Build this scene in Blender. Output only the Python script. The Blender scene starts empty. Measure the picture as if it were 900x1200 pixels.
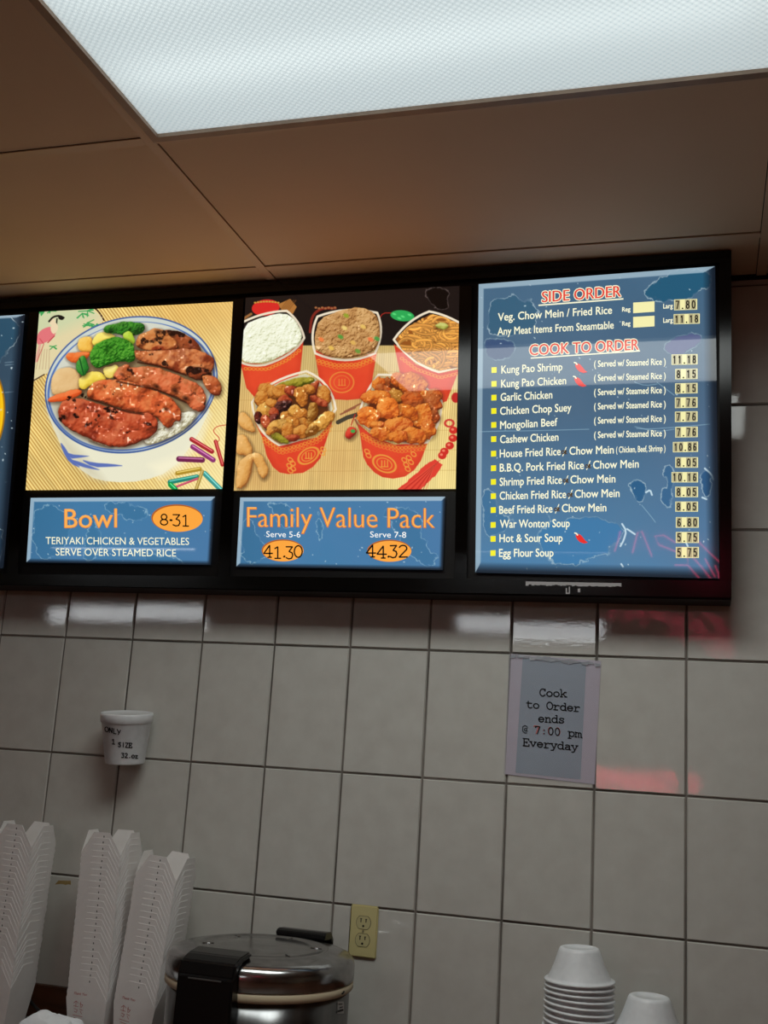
import bpy, bmesh, math, random
import numpy as np
from mathutils import Vector, Matrix

R = math.radians
sc = bpy.context.scene
COL = sc.collection

# ------------------------------------------------------------------ camera
CAM = np.array([1.6618239, -2.61614696, 1.56465257])
c_r = np.array([0.96002722, 0.27329237, 0.06048976])
c_u = np.array([0.00095975, -0.21931959, 0.97565260])
c_f = np.array([-0.279905, 0.936595, 0.21081507])
FPX = 1281.2286
cd = bpy.data.cameras.new('camera')
cam = bpy.data.objects.new('camera', cd)
COL.objects.link(cam)
cd.sensor_fit = 'VERTICAL'
cd.sensor_height = 36.0
cd.lens = FPX / 1200.0 * 36.0
cd.clip_start = 0.05
cam.matrix_world = Matrix(((c_r[0], c_u[0], -c_f[0], CAM[0]),
                           (c_r[1], c_u[1], -c_f[1], CAM[1]),
                           (c_r[2], c_u[2], -c_f[2], CAM[2]),
                           (0, 0, 0, 1)))
sc.camera = cam

# ------------------------------------------------------------------ world, exposure, lamps
H = 2.743
w = bpy.data.worlds.new('world')
sc.world = w
w.use_nodes = True
w.node_tree.nodes['Background'].inputs[0].default_value = (0.35, 0.33, 0.30, 1)
w.node_tree.nodes['Background'].inputs[1].default_value = 0.10
sc.view_settings.view_transform = 'Standard'
sc.view_settings.look = 'None'
sc.view_settings.exposure = 0.0
sc.view_settings.gamma = 1.0
sc.view_settings.use_curve_mapping = False


def area_lamp(name, loc, sx, sy, power, col, spread=180, rot=(0, 0, 0)):
    l = bpy.data.lights.new(name, 'AREA')
    l.shape = 'RECTANGLE'
    l.size = sx
    l.size_y = sy
    l.energy = power
    l.color = col
    l.spread = R(spread)
    o = bpy.data.objects.new(name, l)
    o.location = loc
    o.rotation_euler = rot
    COL.objects.link(o)
    return o


COOL = (0.95, 1.0, 0.96)
# the lamps of the ceiling fixture (two tubes inside its box; the light that leaves through the lens)
TROFFERS = [(0.592, -1.422, 1.812, -0.829)]
TUBE_W = 0.19
STRIP_E = 7.0
LENS_W = 13
for (x0, y0, x1, y1) in TROFFERS:
    cx, cy = (x0 + x1) / 2, (y0 + y1) / 2
    for yy in (y1 - 0.20, y0 + 0.16):
        area_lamp('fluorescent_tube_light', (cx, yy, H + 0.085), 1.14, 0.05, TUBE_W, COOL)
    lo = area_lamp('troffer_light', (cx, cy, H - 0.012), 1.16, 0.53, LENS_W, COOL, 165)


# ------------------------------------------------------------------ helpers
def ray(px, py):
    return c_f + (px - 450.0) / FPX * c_r - (py - 600.0) / FPX * c_u


BY0, BT = -0.155, 0.05          # face of the menu board: y = BY0 + BT*(H - z)


def onboard(px, py, off=0.0):
    """point of the tilted board face seen at a photo pixel, moved off metres towards the room"""
    d = ray(px, py)
    s = (BY0 - off + BT * (H - CAM[2]) - CAM[1]) / (d[1] + BT * d[2])
    return CAM + s * d


def onwall(px, py, y=0.0):
    d = ray(px, py)
    return CAM + (y - CAM[1]) / d[1] * d


def tag(o, label=None, cat=None, group=None, kind=None):
    if label:
        o['label'] = label
    if cat:
        o['category'] = cat
    if group:
        o['group'] = group
    if kind:
        o['kind'] = kind
    return o


def thing(name, loc, label, cat, group=None):
    o = bpy.data.objects.new(name, None)
    o.empty_display_size = 0.05
    o.location = loc
    COL.objects.link(o)
    return tag(o, label, cat, group)


def worldloc(o):
    v = Vector((0, 0, 0))
    while o:
        v += o.location
        o = o.parent
    return v


class MB:
    def __init__(self):
        self.v = []
        self.f = []
        self.m = []
        self.s = []

    def add(self, verts, faces, mat=0, smooth=False):
        b = len(self.v)
        self.v += [tuple(float(c) for c in p) for p in verts]
        for f in faces:
            self.f.append([b + i for i in f])
            self.m.append(mat)
            self.s.append(smooth)
        return self

    def box(self, lo, hi, mat=0, bev=0.0):
        if bev > 0:
            bm = bmesh.new()
            bmesh.ops.create_cube(bm, size=1)
            for p in bm.verts:
                p.co = Vector([lo[i] + (p.co[i] + .5) * (hi[i] - lo[i]) for i in range(3)])
            bmesh.ops.bevel(bm, geom=list(bm.edges), offset=bev, segments=2, affect='EDGES', clamp_overlap=True)
            self.bm(bm, mat)
            return self
        x0, y0, z0 = lo
        x1, y1, z1 = hi
        v = [(x0, y0, z0), (x1, y0, z0), (x1, y1, z0), (x0, y1, z0), (x0, y0, z1), (x1, y0, z1), (x1, y1, z1), (x0, y1, z1)]
        return self.add(v, [(0, 3, 2, 1), (4, 5, 6, 7), (0, 1, 5, 4), (1, 2, 6, 5), (2, 3, 7, 6), (3, 0, 4, 7)], mat)

    def bm(self, bm, mat=0, smooth=False):
        bm.verts.index_update()
        self.add([p.co[:] for p in bm.verts], [[q.index for q in f.verts] for f in bm.faces], mat, smooth)
        bm.free()
        return self

    def hexa(self, a, b, mat=0):
        """solid between two corresponding polygons (front a, back b)"""
        n = len(a)
        fs = [list(range(n)), list(range(2 * n - 1, n - 1, -1))]
        for i in range(n):
            j = (i + 1) % n
            fs.append([j, i, n + i, n + j])
        return self.add(list(a) + list(b), fs, mat)

    def lathe(self, prof, c=(0, 0, 0), n=64, mat=0, smooth=True, a0=0.0, a1=2 * math.pi):
        full = abs(a1 - a0 - 2 * math.pi) < 1e-6
        k = n if full else n + 1
        vs, fs = [], []
        for i in range(k):
            a = a0 + (a1 - a0) * i / n
            for r, z in prof:
                vs.append((c[0] + r * math.cos(a), c[1] + r * math.sin(a), c[2] + z))
        m = len(prof)
        for i in range(n):
            j = (i + 1) % k
            for q in range(m - 1):
                fs.append([i * m + q, j * m + q, j * m + q + 1, i * m + q + 1])
        return self.add(vs, fs, mat, smooth)

    def tube(self, pts, r, n=8, mat=0):
        pts = [Vector(p) for p in pts]
        vs, fs = [], []
        for i, p in enumerate(pts):
            t = (pts[min(i + 1, len(pts) - 1)] - pts[max(i - 1, 0)]).normalized()
            a = Vector((0, 0, 1)) if abs(t.z) < .9 else Vector((1, 0, 0))
            u = t.cross(a).normalized()
            v = t.cross(u)
            for k in range(n):
                g = 2 * math.pi * k / n
                vs.append(p + r * (math.cos(g) * u + math.sin(g) * v))
        for i in range(len(pts) - 1):
            for k in range(n):
                l = (k + 1) % n
                fs.append([i * n + k, i * n + l, (i + 1) * n + l, (i + 1) * n + k])
        fs.append(list(range(n))[::-1])
        fs.append([(len(pts) - 1) * n + k for k in range(n)])
        return self.add(vs, fs, mat, True)

    def build(self, name, mats, parent=None, fix=True):
        o0 = worldloc(parent)
        me = bpy.data.meshes.new(name)
        me.from_pydata([(p[0] - o0.x, p[1] - o0.y, p[2] - o0.z) for p in self.v], [], self.f)
        for m in (mats if isinstance(mats, (list, tuple)) else [mats]):
            me.materials.append(m)
        me.polygons.foreach_set('material_index', self.m)
        me.polygons.foreach_set('use_smooth', self.s)
        me.update()
        if fix:
            bm = bmesh.new()
            bm.from_mesh(me)
            bmesh.ops.recalc_face_normals(bm, faces=list(bm.faces))
            bm.to_mesh(me)
            bm.free()
        o = bpy.data.objects.new(name, me)
        COL.objects.link(o)
        if parent:
            o.parent = parent
        return o


def s2l(c):
    c = np.asarray(c, float)
    return np.where(c <= 0.04045, c / 12.92, ((c + 0.055) / 1.055) ** 2.4)


def rgb(r, g, b):
    return tuple(float(x) for x in s2l(np.array([r, g, b]) / 255.0)) + (1.0,)


def mat(name, col, rough=0.5, metal=0.0, spec=0.5, emit=None, es=0.0, coat=0.0, alpha=1.0):
    m = bpy.data.materials.new(name)
    m.use_nodes = True
    p = m.node_tree.nodes['Principled BSDF']
    p.inputs['Base Color'].default_value = col
    p.inputs['Roughness'].default_value = rough
    p.inputs['Metallic'].default_value = metal
    p.inputs['Specular IOR Level'].default_value = spec
    if emit:
        p.inputs['Emission Color'].default_value = emit
        p.inputs['Emission Strength'].default_value = es
    p.inputs['Coat Weight'].default_value = coat
    p.inputs['Alpha'].default_value = alpha
    return m


def noise_mat(name, ca, cb, scale, rough=0.5, bump=0.0, bscale=None, metal=0.0, spec=0.5, stretch=(1, 1, 1), detail=6, bdist=0.002):
    m = mat(name, ca, rough, metal, spec)
    nt = m.node_tree
    p = nt.nodes['Principled BSDF']
    tc = nt.nodes.new('ShaderNodeTexCoord')
    mp = nt.nodes.new('ShaderNodeMapping')
    mp.inputs['Scale'].default_value = stretch
    nz = nt.nodes.new('ShaderNodeTexNoise')
    nz.inputs['Scale'].default_value = scale
    nz.inputs['Detail'].default_value = detail
    cr = nt.nodes.new('ShaderNodeValToRGB')
    cr.color_ramp.elements[0].position = 0.3
    cr.color_ramp.elements[1].position = 0.7
    cr.color_ramp.elements[0].color = ca
    cr.color_ramp.elements[1].color = cb
    nt.links.new(tc.outputs['Object'], mp.inputs[0])
    nt.links.new(mp.outputs[0], nz.inputs['Vector'])
    nt.links.new(nz.outputs['Fac'], cr.inputs[0])
    nt.links.new(cr.outputs[0], p.inputs['Base Color'])
    if bump > 0:
        n2 = nt.nodes.new('ShaderNodeTexNoise')
        n2.inputs['Scale'].default_value = bscale or scale
        n2.inputs['Detail'].default_value = 3
        bp = nt.nodes.new('ShaderNodeBump')
        bp.inputs['Strength'].default_value = bump
        bp.inputs['Distance'].default_value = bdist
        nt.links.new(tc.outputs['Object'], n2.inputs['Vector'])
        nt.links.new(n2.outputs['Fac'], bp.inputs['Height'])
        nt.links.new(bp.outputs[0], p.inputs['Normal'])
    return m


# ------------------------------------------------------------------ materials
M_tile = noise_mat('glazed_tile', rgb(197, 194, 187), rgb(206, 204, 197), 20, 0.035, 0.06, 130, spec=0.5, stretch=(1, 1, 1), bdist=0.0007)
M_grout = noise_mat('grout', rgb(62, 56, 50), rgb(142, 134, 126), 2.6, 0.9)
M_ceil = noise_mat('ceiling_panel', rgb(240, 212, 180), rgb(244, 216, 184), 5, 0.75, 0.2, 160, bdist=0.0006)
M_tee = mat('ceiling_grid_metal', rgb(240, 212, 182), 0.5)
M_dark = mat('dark_gap', rgb(12, 10, 9), 0.9)
M_paint = mat('wall_paint', rgb(186, 172, 150), 0.8)
M_floor = noise_mat('quarry_tile_floor', rgb(120, 84, 66), rgb(140, 98, 76), 6, 0.5)
M_black = mat('black_gloss_frame', rgb(3, 3, 3), 0.14, spec=0.35)
M_matte = mat('black_backing', rgb(14, 12, 11), 0.5, spec=0.3)
M_wood = noise_mat('brown_wood', rgb(66, 38, 22), rgb(92, 54, 32), 9, 0.45, stretch=(1, 8, 8))
M_bronze = noise_mat('light_frame_metal', rgb(176, 150, 128), rgb(196, 168, 144), 20, 0.45)
M_card = noise_mat('white_paperboard', rgb(236, 231, 228), rgb(242, 238, 235), 30, 0.55)
M_cardedge = mat('white_paperboard_rim', rgb(238, 236, 236), 0.6)
M_slit = mat('slit_shadow', rgb(25, 22, 22), 0.9)
M_red = mat('red_print', rgb(196, 60, 62), 0.6)
M_foam = noise_mat('white_foam', rgb(222, 224, 226), rgb(232, 234, 236), 60, 0.42, 0.15, 300, bdist=0.0003)
M_ink = mat('black_ink', rgb(12, 12, 14), 0.6)
M_redink = mat('red_ink', rgb(214, 84, 66), 0.6)
M_ivory = mat('ivory_plastic', rgb(206, 194, 138), 0.35)
M_ivory2 = mat('ivory_receptacle', rgb(196, 186, 136), 0.4)
M_paper = noise_mat('grey_blue_paper', rgb(140, 158, 172), rgb(148, 166, 178), 8, 0.35)
M_screw = mat('screw_metal', rgb(150, 142, 110), 0.35, 0.8)
M_blackplastic = mat('black_plastic', rgb(10, 10, 11), 0.25)
M_cream = mat('cream_gasket', rgb(206, 190, 160), 0.5)
M_label = mat('silver_label', rgb(190, 190, 188), 0.4)
M_cord = mat('black_cord', rgb(14, 12, 12), 0.5)
M_napkin = noise_mat('white_napkin_paper', rgb(226, 228, 232), rgb(236, 238, 240), 20, 0.7)
M_stain = noise_mat('yellow_adhesive_stain', rgb(150, 120, 62), rgb(178, 156, 110), 60, 0.6)

M_steelbody = noise_mat('brushed_steel_side', rgb(84, 84, 85), rgb(130, 130, 130), 22, 0.22, 0.0, 60, metal=1.0, stretch=(1, 1, .02))
M_steel = noise_mat('brushed_steel', rgb(150, 150, 150), rgb(176, 176, 176), 40, 0.2, 0.0, 60, metal=1.0)


def laminate():
    m = bpy.data.materials.new('clear_plastic_film')
    m.use_nodes = True
    nt = m.node_tree
    nt.nodes.clear()
    out = nt.nodes.new('ShaderNodeOutputMaterial')
    mx = nt.nodes.new('ShaderNodeMixShader')
    tr = nt.nodes.new('ShaderNodeBsdfTransparent')
    pr = nt.nodes.new('ShaderNodeBsdfPrincipled')
    pr.inputs['Base Color'].default_value = rgb(214, 210, 222)
    pr.inputs['Roughness'].default_value = 0.18
    tc = nt.nodes.new('ShaderNodeTexCoord')
    nz = nt.nodes.new('ShaderNodeTexNoise')
    nz.inputs['Scale'].default_value = 60
    bp = nt.nodes.new('ShaderNodeBump')
    bp.inputs['Strength'].default_value = 0.3
    bp.inputs['Distance'].default_value = 0.001
    nt.links.new(tc.outputs['Object'], nz.inputs['Vector'])
    nt.links.new(nz.outputs['Fac'], bp.inputs['Height'])
    nt.links.new(bp.outputs[0], pr.inputs['Normal'])
    mx.inputs[0].default_value = 0.14
    nt.links.new(tr.outputs[0], mx.inputs[1])
    nt.links.new(pr.outputs[0], mx.inputs[2])
    nt.links.new(mx.outputs[0], out.inputs[0])
    return m


M_film = laminate()


def lens_mat():
    """prismatic acrylic lens: light of the tubes comes through it; fine prism pattern"""
    m = bpy.data.materials.new('prismatic_lens')
    m.use_nodes = True
    nt = m.node_tree
    nt.nodes.clear()
    out = nt.nodes.new('ShaderNodeOutputMaterial')
    tc = nt.nodes.new('ShaderNodeTexCoord')
    vo = nt.nodes.new('ShaderNodeTexVoronoi')
    vo.inputs['Scale'].default_value = 105
    vo.inputs['Randomness'].default_value = 0.0
    mp = nt.nodes.new('ShaderNodeMapping')
    mp.inputs['Rotation'].default_value = (0, 0, R(45))
    nt.links.new(tc.outputs['Object'], mp.inputs[0])
    nt.links.new(mp.outputs[0], vo.inputs['Vector'])
    cr = nt.nodes.new('ShaderNodeValToRGB')
    cr.color_ramp.elements[0].color = (1.0, 1.0, 0.99, 1)
    cr.color_ramp.elements[1].color = (0.62, 0.64, 0.65, 1)
    cr.color_ramp.elements[0].position = 0.15
    cr.color_ramp.elements[1].position = 0.75
    nt.links.new(vo.outputs['Distance'], cr.inputs[0])
    tl = nt.nodes.new('ShaderNodeBsdfTranslucent')
    nt.links.new(cr.outputs[0], tl.inputs[0])
    em = nt.nodes.new('ShaderNodeEmission')
    em.inputs[1].default_value = 0.22
    em.inputs[0].default_value = (0.85, 0.97, 1.0, 1)
    ad = nt.nodes.new('ShaderNodeAddShader')
    nt.links.new(tl.outputs[0], ad.inputs[0])
    nt.links.new(em.outputs[0], ad.inputs[1])
    nt.links.new(ad.outputs[0], out.inputs[0])
    return m


M_lens = lens_mat()
M_enamel = mat('white_enamel', rgb(235, 236, 236), 0.6)

GAIN = 1.0


def lit(name, col, s=1.0):
    """translucent print lit from behind, under a clear acrylic front"""
    return mat(name, (0.02, 0.02, 0.02, 1), 0.06, emit=col, es=s * GAIN)


M_cream_l = lit('lit_cream_lettering', rgb(250, 248, 214))
M_white_l = lit('lit_white_lettering', rgb(255, 255, 250))
M_orange_l = lit('lit_orange_lettering', rgb(252, 176, 84))
M_orange_d = lit('lit_dark_orange_outline', rgb(214, 112, 34))
M_oval = lit('lit_orange_oval', rgb(252, 166, 62))
M_oval_d = lit('lit_oval_rim', rgb(176, 96, 40))
M_redhead = lit('lit_red_heading', rgb(226, 72, 62))
M_yellow_l = lit('lit_yellow_bullet', rgb(246, 238, 30))
M_chili = lit('lit_red_chili', rgb(232, 46, 40))
M_tab = lit('lit_cream_tab', rgb(246, 240, 176))
M_tabgrey = lit('lit_number_card', rgb(178, 170, 132))
M_inkb = mat('black_numeral', rgb(8, 7, 6), 0.4)
M_orink = lit('lit_brown_overprint', rgb(80, 62, 40))

M_print = bpy.data.materials.new('backlit_print')
M_print.use_nodes = True
_nt = M_print.node_tree
_p = _nt.nodes['Principled BSDF']
_a = _nt.nodes.new('ShaderNodeAttribute')
_a.attribute_name = 'ink'
_p.inputs['Base Color'].default_value = (0.02, 0.02, 0.02, 1)
_p.inputs['Roughness'].default_value = 0.025
_nt.links.new(_a.outputs['Color'], _p.inputs['Emission Color'])
_p.inputs['Emission Strength'].default_value = GAIN

# ------------------------------------------------------------------ the room
TW, TH = 0.2032, 0.3048
Z0 = 1.8053
XL, XR, YF = -5.6, 4.6, -9.0
rnd = random.Random(4)

mb = MB()
mb.box((XL, 0.004, 0), (XR, 0.10, H + 0.2), 1)
g = 0.0021
for i in range(-9, 13):
    for j in range(-6, 5):
        x0, x1 = i * TW + g, (i + 1) * TW - g
        z1 = min(Z0 + j * TH - g, H - .009)
        z0 = Z0 + (j - 1) * TH + g * (.4 if j == 4 else 1)
        b = 0.0022
        ax, az = rnd.uniform(-.0009, .0009), rnd.uniform(-.0009, .0009)
        fr = [(x0 + b, -ax - az, z0 + b), (x1 - b, ax - az, z0 + b), (x1 - b, ax + az, z1 - b), (x0 + b, -ax + az, z1 - b)]
        bk = [(x0, 0.0042, z0), (x1, 0.0042, z0), (x1, 0.0042, z1), (x0, 0.0042, z1)]
        mb.hexa(fr, bk, 0)
tag(mb.build('wall_back', [M_tile, M_grout]), 'wall of large off white glazed tiles with dark grout', kind='structure')
mb = MB().box((XL, -0.0035, H - 0.009), (XR, 0.004, H + 0.004), 0)
tag(mb.build('trim_2', [M_dark]), 'dark gap strip where tiled wall meets ceiling', kind='structure')
mb = MB().box((XL - .1, YF - .1, 0), (XL, 0.1, H + .2))
tag(mb.build('wall_left', M_paint), kind='structure')
mb = MB().box((XR, YF - .1, 0), (XR + .1, 0.1, H + .2))
tag(mb.build('wall_right', M_paint), kind='structure')
mb = MB().box((XL - .1, YF - .1, 0), (XR + .1, YF, H + .2))
tag(mb.build('wall_front', M_paint), kind='structure')
mb = MB().box((XL - .1, YF - .1, -0.1), (XR + .1, 0.1, 0))
mbh = MB().box((XL, -3.08, 2.285), (XR, -2.96, H + .01))  # header added out of view to keep strip light reflections off the panels
tag(mbh.build('light_blocker', M_paint), 'added unseen header behind the viewer blocking the strip lights', kind='structure')
tag(mb.build('floor', M_floor), kind='structure')

# suspended ceiling: dark plenum sheet, panels, T bars
TX0, TY0, PX, PY = 0.580, -0.217, 1.2192, 0.6096
ceil = MB()
tees = MB()
tw = 0.0115
holes = [(round((a[0] - .6) / PX), a) for a in TROFFERS]


def intro(cx, cy):
    return any(a[0] - .05 < cx < a[2] + .05 and a[1] - .05 < cy < a[3] + .05 for a in TROFFERS)


nx0, nx1 = int((XL - TX0) // PX), int((XR - TX0) // PX) + 1
ny0 = int((YF - TY0) // PY)
tri = random.Random(9)
for i in range(nx0, nx1):
    for j in range(ny0, 2):
        x0, x1 = TX0 + i * PX + tw, TX0 + (i + 1) * PX - tw
        y0, y1 = TY0 + (j - 1) * PY + tw, TY0 + j * PY - tw
        cx, cy = (x0 + x1) / 2, (y0 + y1) / 2
        x0, x1 = max(x0, XL), min(x1, XR)
        y0, y1 = max(y0, YF), min(y1, -0.004)
        if x1 - x0 < .02 or y1 - y0 < .02 or intro(cx, cy):
            continue
        e = 0.0018
        s = tri.uniform(0, .0012)
        ceil.box((x0 + e, y0 + e, H + 0.001 + s), (x1 - e, y1 - e, H + 0.016), 0)
# plenum sheet with openings for the fixtures: strips above
ceil.box((XL - .1, YF - .1, H + 0.20), (XR + .1, 0.1, H + 0.25), 1)
tag(ceil.build('ceiling', [M_ceil, M_dark]), 'suspended ceiling of plain brownish beige panels', kind='structure')
for i in range(nx0, nx1 + 1):
    x = TX0 + i * PX
    if XL < x < XR:
        tees.box((x - tw, YF, H - 0.0015), (x + tw, -0.002, H + 0.001))
        tees.box((x - .002, YF, H), (x + .002, -0.002, H + 0.03))
for j in range(ny0, 1):
    y = TY0 + j * PY
    for i in range(nx0, nx1 + 1):
        x0, x1 = max(TX0 + i * PX + tw, XL), min(TX0 + (i + 1) * PX - tw, XR)
        if YF < y < 0 and x1 > x0:
            tees.box((x0 + .0006, y - tw, H - 0.0012), (x1 - .0006, y + tw, H + 0.001))
tag(tees.build('trim_1', M_tee), 'T bar grid of the suspended ceiling', kind='structure')

# ------------------------------------------------------------------ ceiling fixtures
for k, (x0, y0, x1, y1) in enumerate(TROFFERS):
    t = thing('ceiling_light', ((x0 + x1) / 2, (y0 + y1) / 2, H), 'large flush fluorescent ceiling light with prismatic lens above the menu board', 'ceiling light')
    hb = MB()
    zt = H + 0.13
    hb.box((x0, y0, zt), (x1, y1, zt + .01))
    hb.box((x0, y0, H + .012), (x0 + .008, y1, zt))
    hb.box((x1 - .008, y0, H + .012), (x1, y1, zt))
    hb.box((x0, y0, H + .012), (x1, y0 + .008, zt))
    hb.box((x0, y1 - .008, H + .012), (x1, y1, zt))
    hb.build('housing', M_enamel, t)
    fb = MB()
    fw = 0.017
    zl, zh = H - 0.007, H + 0.010
    fb.hexa([(x0, y0, zl), (x1, y0, zl), (x1 - fw, y0 + fw, zl), (x0 + fw, y0 + fw, zl)], [(x0, y0, zh), (x1, y0, zh), (x1 - fw, y0 + fw, zh), (x0 + fw, y0 + fw, zh)])
    fb.hexa([(x0, y1, zl), (x1, y1, zl), (x1 - fw, y1 - fw, zl), (x0 + fw, y1 - fw, zl)], [(x0, y1, zh), (x1, y1, zh), (x1 - fw, y1 - fw, zh), (x0 + fw, y1 - fw, zh)])
    fb.hexa([(x0, y0, zl), (x0 + fw, y0 + fw, zl), (x0 + fw, y1 - fw, zl), (x0, y1, zl)], [(x0, y0, zh), (x0 + fw, y0 + fw, zh), (x0 + fw, y1 - fw, zh), (x0, y1, zh)])
    fb.hexa([(x1, y0, zl), (x1 - fw, y0 + fw, zl), (x1 - fw, y1 - fw, zl), (x1, y1, zl)], [(x1, y0, zh), (x1 - fw, y0 + fw, zh), (x1 - fw, y1 - fw, zh), (x1, y1, zh)])
    fb.build('light_frame', M_bronze, t)
    db = MB()
    db.box((x0 + fw - .002, y0 + fw - .002, H + 0.001), (x1 - fw + .002, y1 - fw + .002, H + 0.0035))
    db.build('diffuser', M_lens, t)

# hanging strip lights behind the viewer, mirrored in the glazed tiles
M_striplens = mat('strip_light_lens', (0.8, 0.8, 0.8, 1), 0.4, emit=(0.92, 0.97, 1.0, 1), es=STRIP_E)
YS = -6.0
for (xa, xb, za, zb_, lab) in ((-3.85, -2.48, 2.525, 2.64, 'hanging strip light mirrored in the tiles under the teriyaki bowl panel'), (-0.30, 1.00, 2.535, 2.68, 'hanging strip light mirrored in the tiles under the price list')):
    t = thing('strip_light', ((xa + xb) / 2, YS, H), lab, 'ceiling light', 'hanging strip lights')
    MB().box((xa, YS - .06, za), (xb, YS + .06, zb_), 0, .014).build('strip_lens', M_striplens, t)
    MB().box((xa - .01, YS - .04, zb_ - .004), (xb + .01, YS + .04, zb_ + .03), 0, .006).build('strip_housing', M_enamel, t)
    for xx in (xa + .15, xb - .15):
        MB().box((xx - .004, YS - .004, zb_ + .03), (xx + .004, YS + .004, H)).build('strip_hanger', M_enamel, t)

# ------------------------------------------------------------------ menu board
board = thing('menu_board', (0.2, -0.06, 1.932), 'long black lightbox menu board with glowing food pictures and a blue price list', 'menu board')


def prism(quad, front, back):
    """bar: quad in photo pixels on the board face, from front to back (metres behind the face)"""
    m = MB()
    m.hexa([onboard(x, y, -front) for x, y in quad], [onboard(x, y, -back) for x, y in quad])
    return m


zb = 1.930


def facey(z):
    return BY0 + BT * (H - z)


# case between face and wall
xl, xr = -1.30, 1.722
cs = [(facey(2.725) + .012, 2.725), (facey(zb) + .012, zb), (-0.003, zb), (-0.003, 2.60), (-0.055, 2.725)]
mb = MB()
mb.hexa([(xl, y, z) for y, z in cs], [(xr, y, z) for y, z in cs])
mb.build('case', M_matte, board)
mb = MB()
TRL = [(-60, 353.5), (120, 341.7), (256, 334.5), (500, 318.3), (620, 310), (857, 293.2)]
TRB = [(-60, 367), (120, 356), (256, 347.8), (500, 332), (620, 323.3), (857, 306.4)]
for i in range(len(TRL) - 1):
    pass
mb = prism([(-250, 368), (857, 293.2), (857, 307), (-250, 379)], 0, .0115)
top = mb.build('top_rail', M_black, board)
prism([(-250, 670), (546, 678.2), (857, 680.5), (857, 700.5), (-250, 680.5)], 0, .0115).build('bottom_rail', M_black, board)
prism([(843, 307), (857, 306), (857.3, 681), (843.5, 680)], 0.0005, .0115).build('end_rail', M_black, board)
DIV = [[(34.5, 366), (45, 365), (20.5, 673), (7, 673)], [(273.5, 351), (285.5, 350), (269, 676), (255, 676)], [(538.8, 336), (553, 335), (546.5, 679), (532.5, 679)]]
for q in DIV:
    prism(q, 0.0005, .0115).build('divider', M_black, board)


# ---- picture painting in photo pixels
def vnoise(X, Y, s, seed=0):
    rs = np.random.RandomState(seed)
    T = rs.rand(256, 256)
    x, y = X / s + 37.3, Y / s + 91.7
    xi, yi = np.floor(x).astype(int), np.floor(y).astype(int)
    fx, fy = x - xi, y - yi
    fx, fy = fx * fx * (3 - 2 * fx), fy * fy * (3 - 2 * fy)
    a = T[yi & 255, xi & 255]
    b = T[yi & 255, (xi + 1) & 255]
    c = T[(yi + 1) & 255, xi & 255]
    d = T[(yi + 1) & 255, (xi + 1) & 255]
    return a + (b - a) * fx + (c - a) * fy + (a - b - c + d) * fx * fy


def fbm(X, Y, s, seed=0, o=4):
    r = 0
    k = 0.5
    for i in range(o):
        r = r + k * vnoise(X, Y, s / 2 ** i, seed + i)
        k *= .5
    return r / (1 - .5 ** o)


def chaikin(p, n=2):
    p = [np.array(q, float) for q in p]
    for _ in range(n):
        q = []
        for i in range(len(p)):
            a, b = p[i], p[(i + 1) % len(p)]
            q += [a * .75 + b * .25, a * .25 + b * .75]
        p = q
    return p


def sdpoly(X, Y, p):
    """signed distance, positive inside"""
    d = np.full(X.shape, 1e9)
    ins = np.zeros(X.shape, bool)
    n = len(p)
    for i in range(n):
        ax, ay = p[i]
        bx, by = p[(i + 1) % n]
        ex, ey = bx - ax, by - ay
        L = ex * ex + ey * ey + 1e-9
        t = np.clip(((X - ax) * ex + (Y - ay) * ey) / L, 0, 1)
        d = np.minimum(d, (X - ax - t * ex) ** 2 + (Y - ay - t * ey) ** 2)
        c = (ay > Y) != (by > Y)
        if abs(ey) > 1e-9:
            ins ^= c & (X < ax + (Y - ay) / ey * ex)
    d = np.sqrt(d)
    return np.where(ins, d, -d)


def sdline(X, Y, p):
    d = np.full(X.shape, 1e9)
    for i in range(len(p) - 1):
        ax, ay = p[i]
        bx, by = p[i + 1]
        ex, ey = bx - ax, by - ay
        L = ex * ex + ey * ey + 1e-9
        t = np.clip(((X - ax) * ex + (Y - ay) * ey) / L, 0, 1)
        d = np.minimum(d, (X - ax - t * ex) ** 2 + (Y - ay - t * ey) ** 2)
    return np.sqrt(d)


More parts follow.
